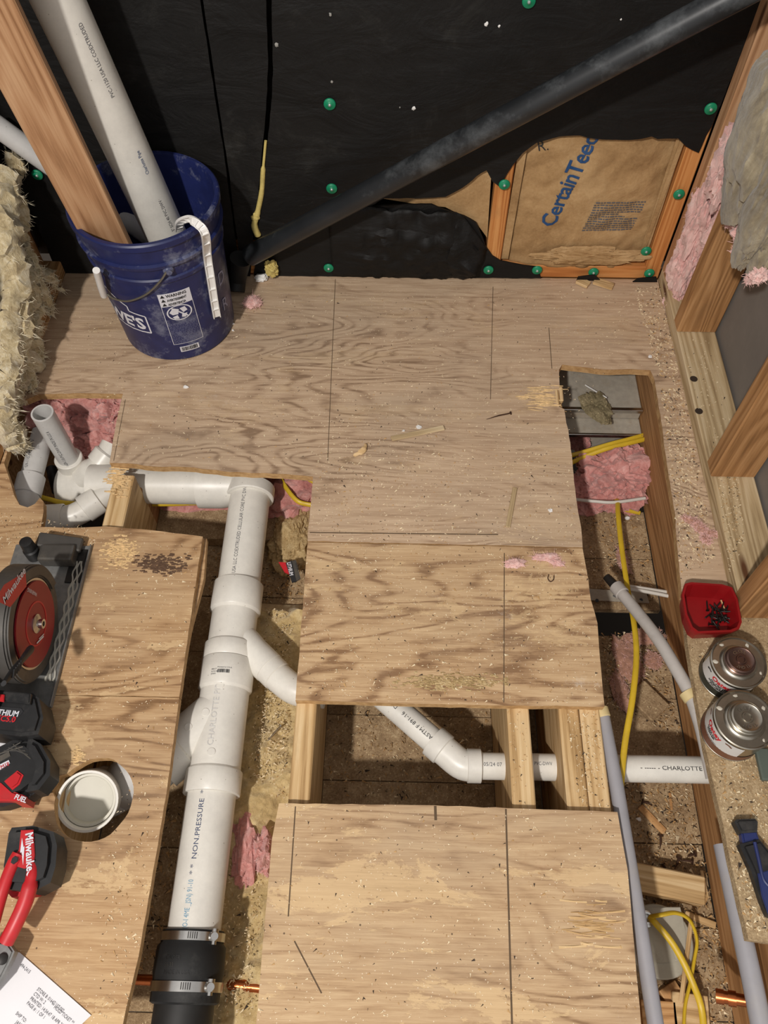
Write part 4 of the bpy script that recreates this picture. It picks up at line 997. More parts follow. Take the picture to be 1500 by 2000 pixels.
# battery
zt_ = .085
bt = prism('battery', pixpoly([(-60, 1340), (62, 1352), (74, 1362), (82, 1400), (72, 1432), (40, 1436), (-60, 1425)], zt_), .012, zt_, BLK, saw, bev=.006, smooth=True)
prism('battery_rail', pixpoly([(-50, 1345), (64, 1358), (62, 1378), (-50, 1366)], zt_), zt_, zt_+.010, BLK, bt, bev=.002)
prism('release_latch', pixpoly([(-30, 1352), (10, 1358), (9, 1372), (-30, 1367)], zt_+.010), zt_+.010, zt_+.014, REDT, bt, bev=.001)
prism('battery_label', pixpoly([(-40, 1376), (42, 1384), (46, 1390), (26, 1413), (-40, 1406)], zt_), zt_, zt_+.0012, INKB, bt)
bars('label_edge', lambda a, b: V((0, 0, 0)), [], INKW, bt) if False else None
u_ = (at(40, 1403, zt_)-at(-20, 1397, zt_)).normalized(); v_ = V((0, 0, 1)).cross(u_)
text('label_lettering', 'REDLITHIUM', .0135, flat(at(35, 1400, zt_+.0014), u_, v_), INKW, bt, .85, 'RIGHT', .0003)
text('label_lettering', 'XC5.0', .0135, flat(at(29, 1411, zt_+.0014), u_, v_), INKR, bt, 1.0, 'RIGHT', .0003)
# drill / driver below it
dr = empty('cordless_driver', at(40, 1500, 0), 'black and red cordless driver lying below the saw battery', 'power tool')
zt_ = .075
prism('housing', pixpoly([(-60, 1500), (-30, 1465), (20, 1440), (55, 1440), (78, 1458), (92, 1485), (93, 1510), (75, 1535), (45, 1558), (0, 1572), (-60, 1575)], zt_*.8), .004, zt_*.8, BLK, dr, bev=.014, smooth=True)
prism('front_collar', pixpoly([(52, 1436), (76, 1450), (95, 1484), (94, 1512), (72, 1540), (48, 1545), (60, 1500), (46, 1468)], zt_*.9), .008, zt_*.9, BLK, dr, bev=.008, smooth=True)
prism('grip_red', pixpoly([(8, 1526), (34, 1505), (46, 1514), (38, 1532), (24, 1543)], zt_*.82), .03, zt_*.86, REDT, dr, bev=.003, smooth=True)
prism('base_red', pixpoly([(-60, 1530), (8, 1528), (30, 1548), (52, 1556), (48, 1568), (20, 1566), (-60, 1566)], zt_*.7), .01, zt_*.82, REDT, dr, bev=.003, smooth=True)
u_ = (at(50, 1560, .06)-at(25, 1551, .06)).normalized()
text('lettering', 'FUEL', .011, flat(at(27, 1560, zt_*.82+.0004), u_, V((0, 0, 1)).cross(u_)), INKW, dr, .9, bold=.0003)
prism('badge', pixpoly([(-4, 1496), (18, 1485), (20, 1491), (-4, 1507)], zt_*.8), zt_*.8, zt_*.8+.002, INKW, dr)
text('lettering', 'M18', .010, flat(at(2, 1503, zt_*.8+.0024), (.86, .5, 0), (-.5, .86, 0)), INKR, dr, .8)
prism('badge', pixpoly([(-6, 1480), (18, 1468), (21, 1477), (-6, 1492)], zt_*.8), zt_*.8, zt_*.8+.0015, GREY, dr)
for k in range(5):
    A, B = at(-10+9*k, 1478-6*k, zt_*.8), at(40+5*k, 1450+8*k, zt_*.8); tube('vent_rib', [A, B], .0012, GREY, dr, 6)
# red handled cutter
ct = empty('pipe_cutter', at(50, 1680, 0), 'black battery cutter with two long red handles', 'power tool')
zt_ = .08
prism('battery', pixpoly([(12, 1625), (18, 1614), (60, 1610), (100, 1622), (107, 1650), (104, 1690), (94, 1722), (60, 1740), (10, 1735), (2, 1690)], zt_), .012, zt_, BLK, ct, bev=.010, smooth=True)
prism('red_base', pixpoly([(5, 1735), (20, 1700), (90, 1700), (92, 1722), (60, 1745), (20, 1752)], .05), .004, .05, REDT, ct, bev=.006, smooth=True)
prism('red_face', pixpoly([(42, 1622), (66, 1621), (69, 1670), (66, 1692), (48, 1697), (25, 1690), (27, 1672), (38, 1660)], zt_), zt_, zt_+.003, REDT, ct, bev=.001)
A, B = at(50, 1628, zt_+.0036), at(52, 1690, zt_+.0036); u_ = (B-A).normalized()
text('name_lettering', 'Milwaukee', .0165, flat(A, u_, V((0, 0, 1)).cross(u_)), INKW, ct, .90, bold=.0004)
bm = bmesh.new(); bm.faces.new([bm.verts.new(at(x, y, zt_+.0036)) for x, y in ((43, 1636), (46, 1655), (48, 1652), (45, 1690), (42, 1664), (39, 1667))]); from_bm('lightning_mark', bm, INKW, ct)
h1 = curve([at(36, 1668, zt_), at(24, 1690, zt_), at(5, 1740, .078), at(-12, 1800, .07), at(-30, 1870, .06)], 6)
tube('handle_bar', h1, .0095, REDT, ct, 14)
h2 = curve([at(66, 1690, zt_*.9), at(62, 1716, .076), at(50, 1760, .072), at(30, 1805, .066), at(12, 1840, .058)], 6)
tube('handle_bar', h2, [.0095]*8+[.0115]*17, REDT, ct, 14)
o = prism('handle_slot', pixpoly([(24, 1676), (29, 1672), (35, 1675), (34, 1682), (26, 1688), (21, 1685)], zt_+.010), zt_+.0085, zt_+.0105, INKB, ct)
prism('jaw', pixpoly([(-40, 1850), (-5, 1838), (16, 1842), (27, 1858), (20, 1875), (-2, 1918), (-40, 1960)], .05), .03, .05, ALU, ct, bev=.003, smooth=True)
profile('jaw_pin', at(5, 1873, .05), at(5, 1873, .06), [(0, .008), (.003, .008), (.004, .006), (.004, 0)], DARKM, ct, 18)
# papers
rp = empty('receipt', at(60, 1960, 0), 'white printed receipt at the bottom left corner', 'paper')
prism('sheet', pixpoly([(20, 1858), (38, 1860), (178, 1983), (160, 2000), (100, 2090), (-60, 2090), (-30, 1960)], .0015), .0006, .0018, PAPER, rp)
u_ = (at(170, 1980, 0)-at(40, 1868, 0)).normalized(); v_ = V((0, 0, 1)).cross(u_)
P_ = at(74, 1930, .0022)
for i, (s, x, y) in enumerate((('** HOLD TICKET **', .032, -.006), ('STORE 8: 01647/107:002', .0, -.003), ('CTD W: 2', .0, -.010), ('PRINTED: 14:34:47 18 APR 2023', .0, -.017), ('PAGE # : 1 OF 1', .0, -.024), ('SHIP TO:', -.004, -.042), ('JASON RIVERBEND', .004, -.050), ('6948 HOLLISTER RD', .004, -.058), ('FREDONIA, PA 16124', .004, -.066), ('494-2415', -.045, .006), ('SOLD TO 2024', -.02, -.082), ('PO PAID', -.01, -.090))):
    text('printed_line', s, .0066, flat(P_+u_*x+v_*y, u_, v_), INKG, rp, .8)
r2 = tag(prism('paper_slip', pixpoly([(-30, 1430), (30, 1400), (82, 1402), (84, 1452), (60, 1462), (-30, 1462)], .001), .0006, .0016, PAPER), 'white paper slip under the saw battery', 'paper')

# ================================================================== RIGHT SIDE THINGS
# red tray with screws
ty0 = empty('screw_tray', (.603, .67, 0), 'red plastic tray holding dark screws on the dusty strip', 'tray')
tz = .045; oc = pixpoly([(1338, 1140), (1350, 1137), (1410, 1141), (1430, 1147), (1441, 1170), (1449, 1215), (1444, 1228), (1430, 1234), (1362, 1237), (1350, 1228), (1338, 1200), (1332, 1160)], tz)
cen = sum(oc, V())/len(oc)
def sc(pts, s, z): return [V((cen.x+(p.x-cen.x)*s, cen.y+(p.y-cen.y)*s, z)) for p in pts]
loops = [sc(oc, .80, .0005), sc(oc, .86, .004), sc(oc, .96, tz-.008), sc(oc, 1.0, tz-.008), sc(oc, 1.0, tz), sc(oc, .92, tz), sc(oc, .89, tz-.006), sc(oc, .78, .006)]
bm = bmesh.new(); rg = [[bm.verts.new(p) for p in l] for l in loops]; n = len(oc)
for A, B in zip(rg, rg[1:]):
    for k in range(n): bm.faces.new((A[k], A[(k+1) % n], B[(k+1) % n], B[k]))
bm.faces.new(rg[0][::-1]); bm.faces.new(rg[-1]); from_bm('tray_body', bm, REDP, ty0)
rr = random.Random(4); scm = None
for i in range(26):
    a = rr.uniform(0, 6.28); L = rr.uniform(.018, .026); d = V((math.cos(a), math.sin(a), rr.uniform(-.1, .25))).normalized()
    bm = bmesh.new(); addtube(bm, [V((0, 0, 0)), V((L*.9, 0, 0)), V((L, 0, 0))], [.0014, .0014, .0003], 7); addtube(bm, [V((-.002, 0, 0)), V((0, 0, 0))], [.0036, .0014], 8)
    if scm is None:
        bmesh.ops.recalc_face_normals(bm, faces=bm.faces); scm = bpy.data.meshes.new('screw'); bm.to_mesh(scm); scm.materials.append(plain('black_screw', (40, 37, 34), .45, .6))
    bm.free(); s = link('screw', scm, None); p = at(1405, 1212, .012)+V((rr.uniform(-.022, .016), rr.uniform(-.010, .022), rr.uniform(-.002, .010)))
    s.location = p; s.rotation_euler = d.to_track_quat('X', 'Z').to_euler(); tag(s, 'dark screw in the pile inside the red tray', 'screw', 'screws in the red tray')
tag(board('wood_sliver', at(1408, 1172, .02), at(1416, 1192, .018), .002, .002, LUM_P, None, bev=0), 'pale wood sliver on top of the screws in the red tray', 'debris')
# cans
def can(px, py, r, h, band, label, words, phi_t, capmat):
    """px,py = centre of the lid in the photo"""
    c = at(px, py, h); c.z = 0
    e = empty('cement_can', c, label, 'can')
    profile('can_body', c+V((0, 0, .0006)), c+V((0, 0, 1)), [(0, 0), (0, r-.001), (.001, r+.0012), (.003, r+.0012), (.004, r), (h-.006, r), (h-.005, r+.0012), (h-.001, r+.0012), (h, r-.001), (h-.003, r-.003), (h-.003, r*.70), (h, r*.66), (h+.001, r*.60), (h+.003, r*.59), (h+.003, 0)], TIN, e, 56)
    profile('cap', c+V((0, 0, h+.002)), c+V((0, 0, 1)), [(0, r*.56), (.004, r*.56), (.005, r*.53), (.010, r*.52), (.011, r*.47), (.0095, r*.42), (.0095, r*.20), (.012, r*.18), (.012, r*.13), (.0095, r*.11), (.0095, 0)], capmat, e, 40)
    ph = math.atan2(-c.y, -c.x)+phi_t
    fl = lambda u, v: around(c, r, ph, .004)(u, v); fl2 = lambda u, v: around(c, r+.0006, ph, .004)(u, v)
    Lb_ = r*1.15
    quad('label_paper', fl, -Lb_, Lb_, h*.30, h*.84, plain('can_label', (206, 204, 200), .45), e, 30)
    quad('label_band', fl, -Lb_*2.0, Lb_*1.6, .001, h*.31, band, e, 40)
    text('brand_lettering', 'Oatey', h*.24, lambda u, v: fl2(u, v+h*.60), INKR, e, .9, 'CENTER', .0006)
    for i, s in enumerate(words): text('label_lettering', s, h*.085, (lambda k: lambda u, v: fl2(u, v+h*(.51-.075*k)))(i), INKB, e, .9, 'CENTER', .0003)
    bars('label_small_print', fl2, [(-.018, .018, h*.32, h*.33), (-.02, .02, h*.345, h*.355)], INKG, e)
    for s in (-1, 1):
        bm = bmesh.new()
        for k in range(8):
            a0, a1 = 2.0-1.5*k/8, 2.0-1.5*(k+1)/8
            bm.faces.new([bm.verts.new(fl2(s*(r*.62+math.cos(a)*q), h*.68+math.sin(a)*q-.004)) for a, q in ((a0, r*.22), (a1, r*.22), (a1, r*.15), (a0, r*.15))])
        from_bm('label_arc', bm, INKB if band is DKG else BRWN, e)
    rc = []; x = -Lb_*1.55
    rr2 = random.Random(8)
    quad('barcode_field', fl, -Lb_*1.62, -Lb_*1.2, h*.25, h*.60, plain('can_label2', (206, 204, 200), .45), e)
    while x < -Lb_*1.24: l = rr2.choice((.0006, .0012)); rc.append((x, x+l, h*.32, h*.57)); x += l+.001
    bars('barcode', fl2, rc, INKB, e)
    # embossed words round the cap
    for j, wd in enumerate(('CLOSE', 'TIGHT')):
        for i, chx in enumerate(wd):
            a = (2.3-.33*i)+(0 if j == 0 else math.pi)
            o_ = c+V((math.cos(a)*r*.32, math.sin(a)*r*.32, h+.0122)); uu = V((math.sin(a), -math.cos(a), 0)); text('embossed_letter', chx, r*.17, flat(o_-uu*r*.05-V((math.cos(a), math.sin(a), 0))*r*.06, uu, V((math.cos(a), math.sin(a), 0))), STEEL, e)
    for i in range(4):
        a = i*1.1+(i*i*.37) % 1+phi_t-.6; p = c+V((math.cos(a)*r*.84, math.sin(a)*r*.84, h-.002)); fluff('dried_drip', p, (.002+.001*i, .003+.001*(i % 2), .0012), i, plain('dried_glue', (190, 184, 170), .4), e, 2, .4, 2)
    return e
CAPD = plain('dark_can_cap', (120, 96, 88), .3, .9, .5, .2, 60); 
can(1443, 1293, .047, .068, DKG, 'upper tin of pipe cement with dark green label band', ('ALL WEATHER', 'MODERATE BODY', 'PVC CEMENT'), .10, CAPD)
can(1455, 1405, .050, .072, BRWN, 'lower tin of pipe primer with brown label band', ('CLEAR PVC', 'CLEANER'), -.35, TIN)
# blue and black hand tool
ht = empty('hand_tool', at(1470, 1680, 0), 'blue and black gripped hand tool lying on the dusty strip', 'hand tool')
prism('end_cap', pixpoly([(1436, 1604), (1440, 1599), (1476, 1598), (1482, 1604), (1481, 1624), (1448, 1627)], .024), .001, .024, BLK, ht, bev=.004, smooth=True)
prism('neck', pixpoly([(1448, 1624), (1478, 1622), (1484, 1640), (1452, 1648)], .020), .003, .020, BLUEG, ht, bev=.003, smooth=True)
prism('grip', pixpoly([(1446, 1648), (1486, 1638), (1520, 1680), (1545, 1760), (1530, 1800), (1502, 1788), (1490, 1760), (1470, 1700)], .026), .001, .026, BLK, ht, bev=.006, smooth=True)
tube('grip_inlay', curve([at(1474, 1645, .026), at(1482, 1680, .027), at(1490, 1715, .027), at(1500, 1730, .027)], 5), .0028, BLUEG, ht, 8)
prism('grip_inlay', pixpoly([(1480, 1706), (1500, 1700), (1512, 1760), (1500, 1784), (1488, 1750)], .027), .024, .0275, BLUEG, ht, bev=.001, smooth=True)
tag(board('grey_strip', at(1486, 1462, .01), at(1500, 1525, .01), .022, .012, plain('grey_green', (84, 92, 84), .6), None), 'grey-green strip beside the lower tin', 'strip')
# red pex with crimp
rx = empty('red_pipe', (.71, .92, .04), 'red plastic water pipe rising past the right stud', 'pipe')
tube('pipe', curve([atx(1434, 896, .712), atx(1441, 945, .712), atx(1446, 975, .712), atx(1456, 1012, .712), atx(1462, 1030, .712)], 6), .0078, REDX, rx, 16)
profile('crimp_fitting', atx(1440, 945, .712), atx(1448, 968, .712), [(0, .0092), (.006, .0098), (.007, .008), (.011, .008), (.012, .0098), (.02, .0094)], DARKM, rx, 20)
# right bay: hose, grey pipe, cables
hs = empty('grey_hose', at(1270, 1250, -.08), 'pale grey plastic hose with a beige collar curving through the right bay', 'hose')
hp = curve([at(1207, 1150, -.10), at(1240, 1190, -.08), at(1285, 1248, -.05), at(1320, 1305, -.035), at(1346, 1352, -.03), at(1365, 1405, -.03), at(1377, 1450, -.035), at(1392, 1520, -.05)], 8)
tube('hose', hp, .0122, HOSE, hs, 20)
profile('end_sleeve', at(1203, 1145, -.104), at(1222, 1167, -.092), [(0, .012), (.001, .0150), (.024, .0150), (.026, .0125)], HOSE, hs, 24)
tube('cut_end', [at(1185, 1127, -.112), at(1204, 1147, -.103)], [.0085, .0105], DARKM, hs, 14)
profile('collar', at(1341, 1351, -.031), at(1352, 1367, -.030), [(0, .0125), (.0005, .0150), (.016, .0150), (.017, .0125)], BEIGE, hs, 20)
gp2 = tag(tube('grey_pipe', [at(1412, 1650, -.035), at(1440, 1780, -.034), at(1470, 1920, -.034), at(1498, 2060, -.034)], .0155, GPIPE, None, 18), 'grey pipe along the right joist at the bottom right', 'pipe')
gp = empty('grey_pipe', at(1230, 1700, -.04), 'long grey pipe along the right edge of the front plywood sheet', 'pipe')
tube('pipe', [at(1177, 1396, -.034), at(1205, 1540, -.032), at(1238, 1740, -.032), at(1290, 2060, -.032)], .0125, GPIPE, gp, 18)
profile('end_collar', at(1172, 1384, -.034), at(1177, 1400, -.034), [(0, 0), (0, .0145), (.016, .0145), (.018, .0125)], BEIGE, gp, 18)
def cable(pts, label, r=.0045, mat=YCAB, flatness=.55, ref=None): return tag(tube('cable', curve(pts, 10), r*1.25, mat, None, 12, True, flatness, ref), label, 'cable')
cable([at(1190, 985, -.235), at(1205, 976, -.20), at(1207, 1000, -.17), at(1213, 1060, -.15), at(1226, 1150, -.13), at(1238, 1215, -.10), at(1243, 1280, -.08), at(1236, 1360, -.06), at(1221, 1450, -.055), at(1213, 1530, -.055), at(1208, 1610, -.08)], 'long yellow cable running down the right bay', .0046, ref=(1, 0, 0))
cable([at(1095, 895, -.19), at(1140, 883, -.18), at(1190, 868, -.17), at(1240, 855, -.17), at(1290, 840, -.18)], 'upper of two yellow cables crossing the right opening', .0045)
cable([at(1100, 912, -.19), at(1140, 893, -.18), at(1190, 875, -.165), at(1240, 863, -.165), at(1290, 850, -.18)], 'lower of two yellow cables crossing the right opening', .0045)
cable([at(1110, 974, -.20), at(1160, 979, -.19), at(1200, 981, -.185), at(1260, 973, -.19)], 'thin white cable crossing the right opening', .0032, WCAB, 1)
cable([at(1180, 985, -.23), at(1205, 992, -.23), at(1250, 1002, -.24)], 'short yellow cable end at the edge of the bay boards', .004)
cable([at(60, 965, -.15), at(95, 975, -.155), at(130, 983, -.16), at(190, 985, -.16), at(250, 984, -.16), at(330, 984, -.16), at(390, 982, -.16), at(440, 986, -.17)], 'yellow cable crossing behind the notched joist', .0048)
cable([at(545, 930, -.15), at(560, 955, -.15), at(580, 978, -.155), at(600, 985, -.16), at(625, 988, -.16)], 'yellow cable beside the main tee fitting', .0045)
cable([at(592, 925, -.12), at(603, 935, -.12), at(620, 945, -.13)], 'second bit of yellow cable at the plywood corner', .0045)
jp = at(1268, 1791, -.205)
cable([jp+V((0, 0, .006)), at(1290, 1787, -.18), at(1320, 1783, -.18), at(1347, 1797, -.18), at(1361, 1835, -.19), at(1356, 1875, -.20), at(1348, 1920, -.21), at(1338, 1965, -.215), at(1335, 2020, -.22)], 'yellow cable looping right from the round junction box', .0045)
cable([jp+V((0, 0, .004)), at(1280, 1803, -.19), at(1310, 1838, -.19), at(1335, 1880, -.195), at(1355, 1925, -.20), at(1370, 1970, -.21), at(1376, 2030, -.21)], 'yellow cable slanting down from the round junction box', .0045)
cable([at(1270, 1960, -.225), at(1285, 1990, -.225), at(1300, 2030, -.225)], 'yellow cable end beside the small wood block', .004)
cable([at(1225, 1150, -.20), at(1260, 1155, -.20), at(1310, 1165, -.20)], 'upper pale bare rod at the top of the right bay', .0035, WCAB, 1)
cable([at(1215, 1143, -.205), at(1260, 1150, -.205), at(1312, 1158, -.205)], 'lower pale bare rod at the top of the right bay', .0035, WCAB, 1)
# junction box
jb = empty('junction_box', at(1285, 1840, -.23), 'round grey junction box with a flat cover in the right bay', 'electrical box')
jc = at(1287, 1838, -.225)
profile('box', jc+V((0, 0, -.028)), jc+V((0, 0, 1)), [(0, 0), (0, .060), (.030, .060), (.032, .058), (.032, 0)], BOXG, jb, 48)
prism('cover', pixpoly([(1242, 1772), (1328, 1772), (1338, 1815), (1340, 1880), (1256, 1881)], -.220), -.2215, -.2175, BOXG, jb, bev=.001)
profile('knockout', at(1318, 1864, -.2175), at(1318, 1864, -.21), [(0, .0095), (.001, .0095), (.001, .008), (.0003, .008), (.0003, 0)], BOXG, jb, 24)
profile('cable_clamp', at(1262, 1795, -.2175), at(1265, 1792, -.198), [(0, .014), (.004, .014), (.005, .010), (.014, .010), (.014, .007), (.004, .007), (.004, 0)], STEEL, jb, 20)
# opening beside the bay with bracket holes
mb = empty('metal_strap', at(1220, 1170, -.245), 'thin dirty metal strap with punched holes in the right bay', 'strap')
prism('strap', pixpoly([(1150, 1150), (1262, 1158), (1268, 1178), (1150, 1172)], -.245), -.246, -.244, GALV, mb)
for q in ((1166, 1173), (1252, 1172), (1200, 1165)): profile('hole', at(*q, -.2438), at(*q, -.24), [(0, .004), (.0003, .004), (.0003, 0)], INKB, mb, 14)
# duct in the right opening
du = empty('metal_duct', (.485, 1.42, -.2), 'dusty sheet metal duct below the right floor opening', 'duct')
yd = at(1150, 800, -.14).y
box('duct_body', (.374, yd, -.33), (.598, YB+.01, -.140), GALV, du, .002)
box('flange', (.374, yd-.006, -.146), (.598, yd+.004, -.134), STEEL, du, .001)
box('flange', (.374, yd-.052, -.176), (.598, yd-.001, -.172), GALV, du, .001)
box('flange', (.374, yd-.056, -.180), (.598, yd-.050, -.168), STEEL, du, .001)
fl_ = tag(fluff('dust_clump', at(1165, 795, -.125), (.034, .050, .012), 7, dusty('grey_lint', (92, 84, 62), (132, 120, 92), (166, 152, 120)), None, 5, .55, 1.6, .4, .05), 'grey lint clump lying on the duct', 'debris')
tag(tube('white_stick', [at(1143, 752, -.128), at(1185, 777, -.118)], .0016, WHITE, None, 8), 'thin white stick on the lint over the duct', 'debris')
tag(board('brown_block', at(1120, 850, -.30), at(1170, 845, -.30), .06, .05, plain('brown_card', (112, 66, 30), .8), None), 'brown block below the duct in the right opening', 'block')
# copper tee stub, wood scraps, nails in the right bay
cf = empty('copper_fitting', at(1415, 1948, -.10), 'short copper fitting against the right joist at the bottom', 'pipe fitting')
profile('stub', at(1398, 1945, -.10), at(1440, 1952, -.09), [(0, 0), (0, .011), (.012, .011), (.012, .0095), (.018, .0095), (.018, .0115), (.030, .0115), (.030, .009), (.05, .009)], COP, cf, 24)
board('stake', at(1330, 1960, -.222), at(1350, 1800, -.205), .008, .006, LUM_P) ; tag(bpy.data.objects['stake'], 'slender wooden stake standing between the yellow cable loops', 'wood scrap')
for i, (a, b, w_, t_, lab) in enumerate([((1250, 1575), (1298, 1625), .014, .004, 'flat splinter in the right bay below the grey pipe crossing'), ((1304, 1830), (1302, 1830), .01, .01, ''), ((1308, 1548), (1312, 1582), .005, .003, 'short pale splinter near the right joist'), ((1338, 1785), (1398, 1808), .012, .005, 'pointed brown splinter right of the junction box'), ((1250, 1985), (1318, 1990), .05, .03, 'small wood block at the bottom of the right bay'), ((1310, 1975), (1380, 1985), .06, .03, 'second wood block at the bottom of the right bay'), ((1300, 1925), (1325, 1965), .035, .02, 'tilted wood chip above the small blocks'), ((1370, 1700), (1382, 1755), .006, .004, 'thin splinter beside the nailed block')]):
    if lab: tag(board('wood_scrap', at(*a, zb+t_/2+.001), at(*b, zb+t_/2+.001), w_, t_, LUM_P if i % 2 else LUM, None, bev=.001), lab, 'wood scrap')
tag(board('wood_scrap', at(1240, 1345, zb+.012), at(1290, 1395, zb+.012), .055, .016, DUST, None), 'square dusty wood offcut in the right bay', 'wood scrap')
def nail(a, b, z, label, grp=None, r=.0016, mat=RUST):
    A, B = at(*a, z), at(*b, z); e = empty('nail', A, label, 'nail', grp); d = (B-A).normalized()
    tube('shank', [A, A.lerp(B, .5)+V((.001, .001, .0015)), B], [r, r, r*.3], mat, e, 8); profile('head', A-d*.001, A+d*.001, [(0, 0), (0, r*2.6), (.0015, r*2.6), (.0015, 0)], mat, e, 12); return e
zn = zb+.004
nail((1357, 1668), (1342, 1674), zn, 'rusty nail nearest the right joist', r=.0022); nail((1352, 1683), (1328, 1681), zn, 'rusty nail lying level above the nailed block', r=.0022); nail((1326, 1676), (1318, 1697), zn, 'bent rusty nail left of the level one', r=.0022)
nail((1294, 1688), (1301, 1704), zn, 'leftmost rusty nail above the nailed block', r=.0022); nail((1290, 1632), (1289, 1658), zn, 'upright rusty nail in the dust of the right bay', r=.0022); nail((1255, 1566), (1274, 1573), zn, 'rusty nail near the yellow cable', r=.0022)
nail((997, 807), (950, 819), .0022, 'dark nail lying on the back plywood sheet', r=.0016)
nail((548, 1418), (522, 1448), zb+.075, 'shiny nail on the yellow foam beside the main pipe', r=.0018, mat=STEEL)
# foam and sawdust on the bay boards right of the main pipe
zf = zb
fm = empty('bay_foam', at(520, 1350, zb), 'yellow foam insulation dusted with chips beside the main drain', 'insulation')
bm = bmesh.new(); NX, NY = 40, 200; gv = []
for j in range(NY+1):
    row = []
    for i in range(NX+1):
        x = -.40+(.222)*i/NX; y = -.12+.90*j/NY; q = V((x*16, y*16, 2))
        h = .058+.030*noise.noise(q*.7)+.016*abs(noise.noise(q*1.6))-.030*abs(noise.noise(V((x*7+4, y*5, 9))))+.006*noise.noise(q*5)
        h *= min(1, max(0, (x+.40)/.08))*min(1, max(.15, (.79-y)/.05)); row.append(bm.verts.new((x, y, zb+.002+max(0, h))))
    gv.append(row)
for j in range(NY):
    for i in range(NX): bm.faces.new((gv[j][i], gv[j][i+1], gv[j+1][i+1], gv[j+1][i]))
from_bm('foam_bed', bm, FOAM_Y, fm, True)
pile = tag(fluff('sawdust_heap', at(572, 1050, zf+.015), (.06, .10, .045), 3, DUST_L, None, 5, .25, 2.4, 0, .10), 'heap of pale wood shavings beside the main drain', 'sawdust', None, 'stuff')
sc_ = empty('label_scrap', at(568, 1115, -.17), 'torn black and red battery label scrap on the shavings', 'label')
prism('label_grey', pixpoly([(570, 1096), (578, 1094), (587, 1130), (578, 1136)], -.172), -.174, -.171, GREY, sc_)
prism('label_black', pixpoly([(558, 1100), (570, 1095), (579, 1136), (570, 1138)], -.172), -.174, -.1705, INKB, sc_)
prism('label_red', pixpoly([(544, 1098), (560, 1099), (566, 1122), (556, 1118)], -.172), -.174, -.171, INKR, sc_)
A, B = at(570, 1097, -.1695), at(578, 1134, -.1695); u_ = (B-A).normalized(); text('label_lettering', 'LITHIUM', .012, flat(A-V((0, 0, 1)).cross(u_)*.011, u_, V((0, 0, 1)).cross(u_)), INKW, sc_, .75, bold=.0004)
text('label_lettering', 'CP3.0X', .008, flat(at(577, 1100, -.170), u_, V((0, 0, 1)).cross(u_)), INKB, sc_, .8)

# ================================================================== LOOSE BITS ON THE PLYWOOD
tag(board('wood_sliver', at(764, 857, .004), at(868, 835, .004), (.014), .005, LUM_G, None, bev=.002), 'long pale wood sliver on the back sheet', 'wood scrap')
tag(board('wood_sliver', at(1006, 952, .002), at(992, 1030, .002), (.010), .003, LUM_G, None, bev=.001), 'thin upright wood sliver near the right edge of the back sheet', 'wood scrap')
ch = tag(tube('wood_chip', curve([at(690, 890, .003), at(703, 884, .006), at(712, 876, .008), at(715, 866, .007)], 5), [.001]+[.004]*4+[.0065]*6+[.004]*4+[.001], LUM_P, None, 8, True, .4), 'curled wood chip left of the long sliver', 'wood scrap')
stp = tag(tube('staple', curve([at(1072, 1122, .002), at(1070, 1130, .002), at(1075, 1136, .002), at(1081, 1132, .002), at(1082, 1124, .002)], 4), .0009, RUST, None, 6), 'small bent staple on the middle sheet', 'staple')
for i, (px, py, s, lab) in enumerate([(818, 835, .0065, 'white chip beside the long sliver'), (1075, 998, .006, 'white chip near the right edge of the back sheet'), (363, 757, .006, 'white chip on the sheet in front of the bucket'), (1269, 697, .006, 'white chip above the right floor opening'), (1226, 1013, .007, 'white chip on the bay boards by the yellow cable'), (788, 842, .0035, 'small white chip left of the sliver'), (454, 633, .0045, 'white chip against the foot of the bucket'), (455, 646, .004, 'second white chip at the foot of the bucket'), (1248, 1600, .006, 'pale chip in the right bay dust')]):
    z = 0 if py < 1000 and px < 1220 or py < 800 else zb+.002
    bm = bmesh.new(); rr = random.Random(i); P_ = at(px, py, z)
    ring = [(math.cos(a)*s*rr.uniform(.6, 1.3), math.sin(a)*s*rr.uniform(.5, 1.0)) for a in [k*6.283/7 for k in range(7)]]
    A = [bm.verts.new(P_+V((x, y, .0006))) for x, y in ring]; B = [bm.verts.new(P_+V((x*.8, y*.8, s*.5+rr.uniform(0, .0015)))) for x, y in ring]
    for k in range(7): bm.faces.new((A[k], A[(k+1) % 7], B[(k+1) % 7], B[k]))
    bm.faces.new(A[::-1]); bm.faces.new(B); tag(from_bm('plaster_chip', bm, WHITE), lab, 'debris')
for i, (a, b, lab) in enumerate([((1128, 547), (1150, 557), 'pale wood chip at the foot of the back wall, left one'), ((1160, 548), (1198, 560), 'pale wood chip at the foot of the back wall, right one')]):
    tag(board('wood_chip', at(*a, .006), at(*b, .006), .022, .008, LUM_P, None, bev=.001), lab, 'wood scrap')

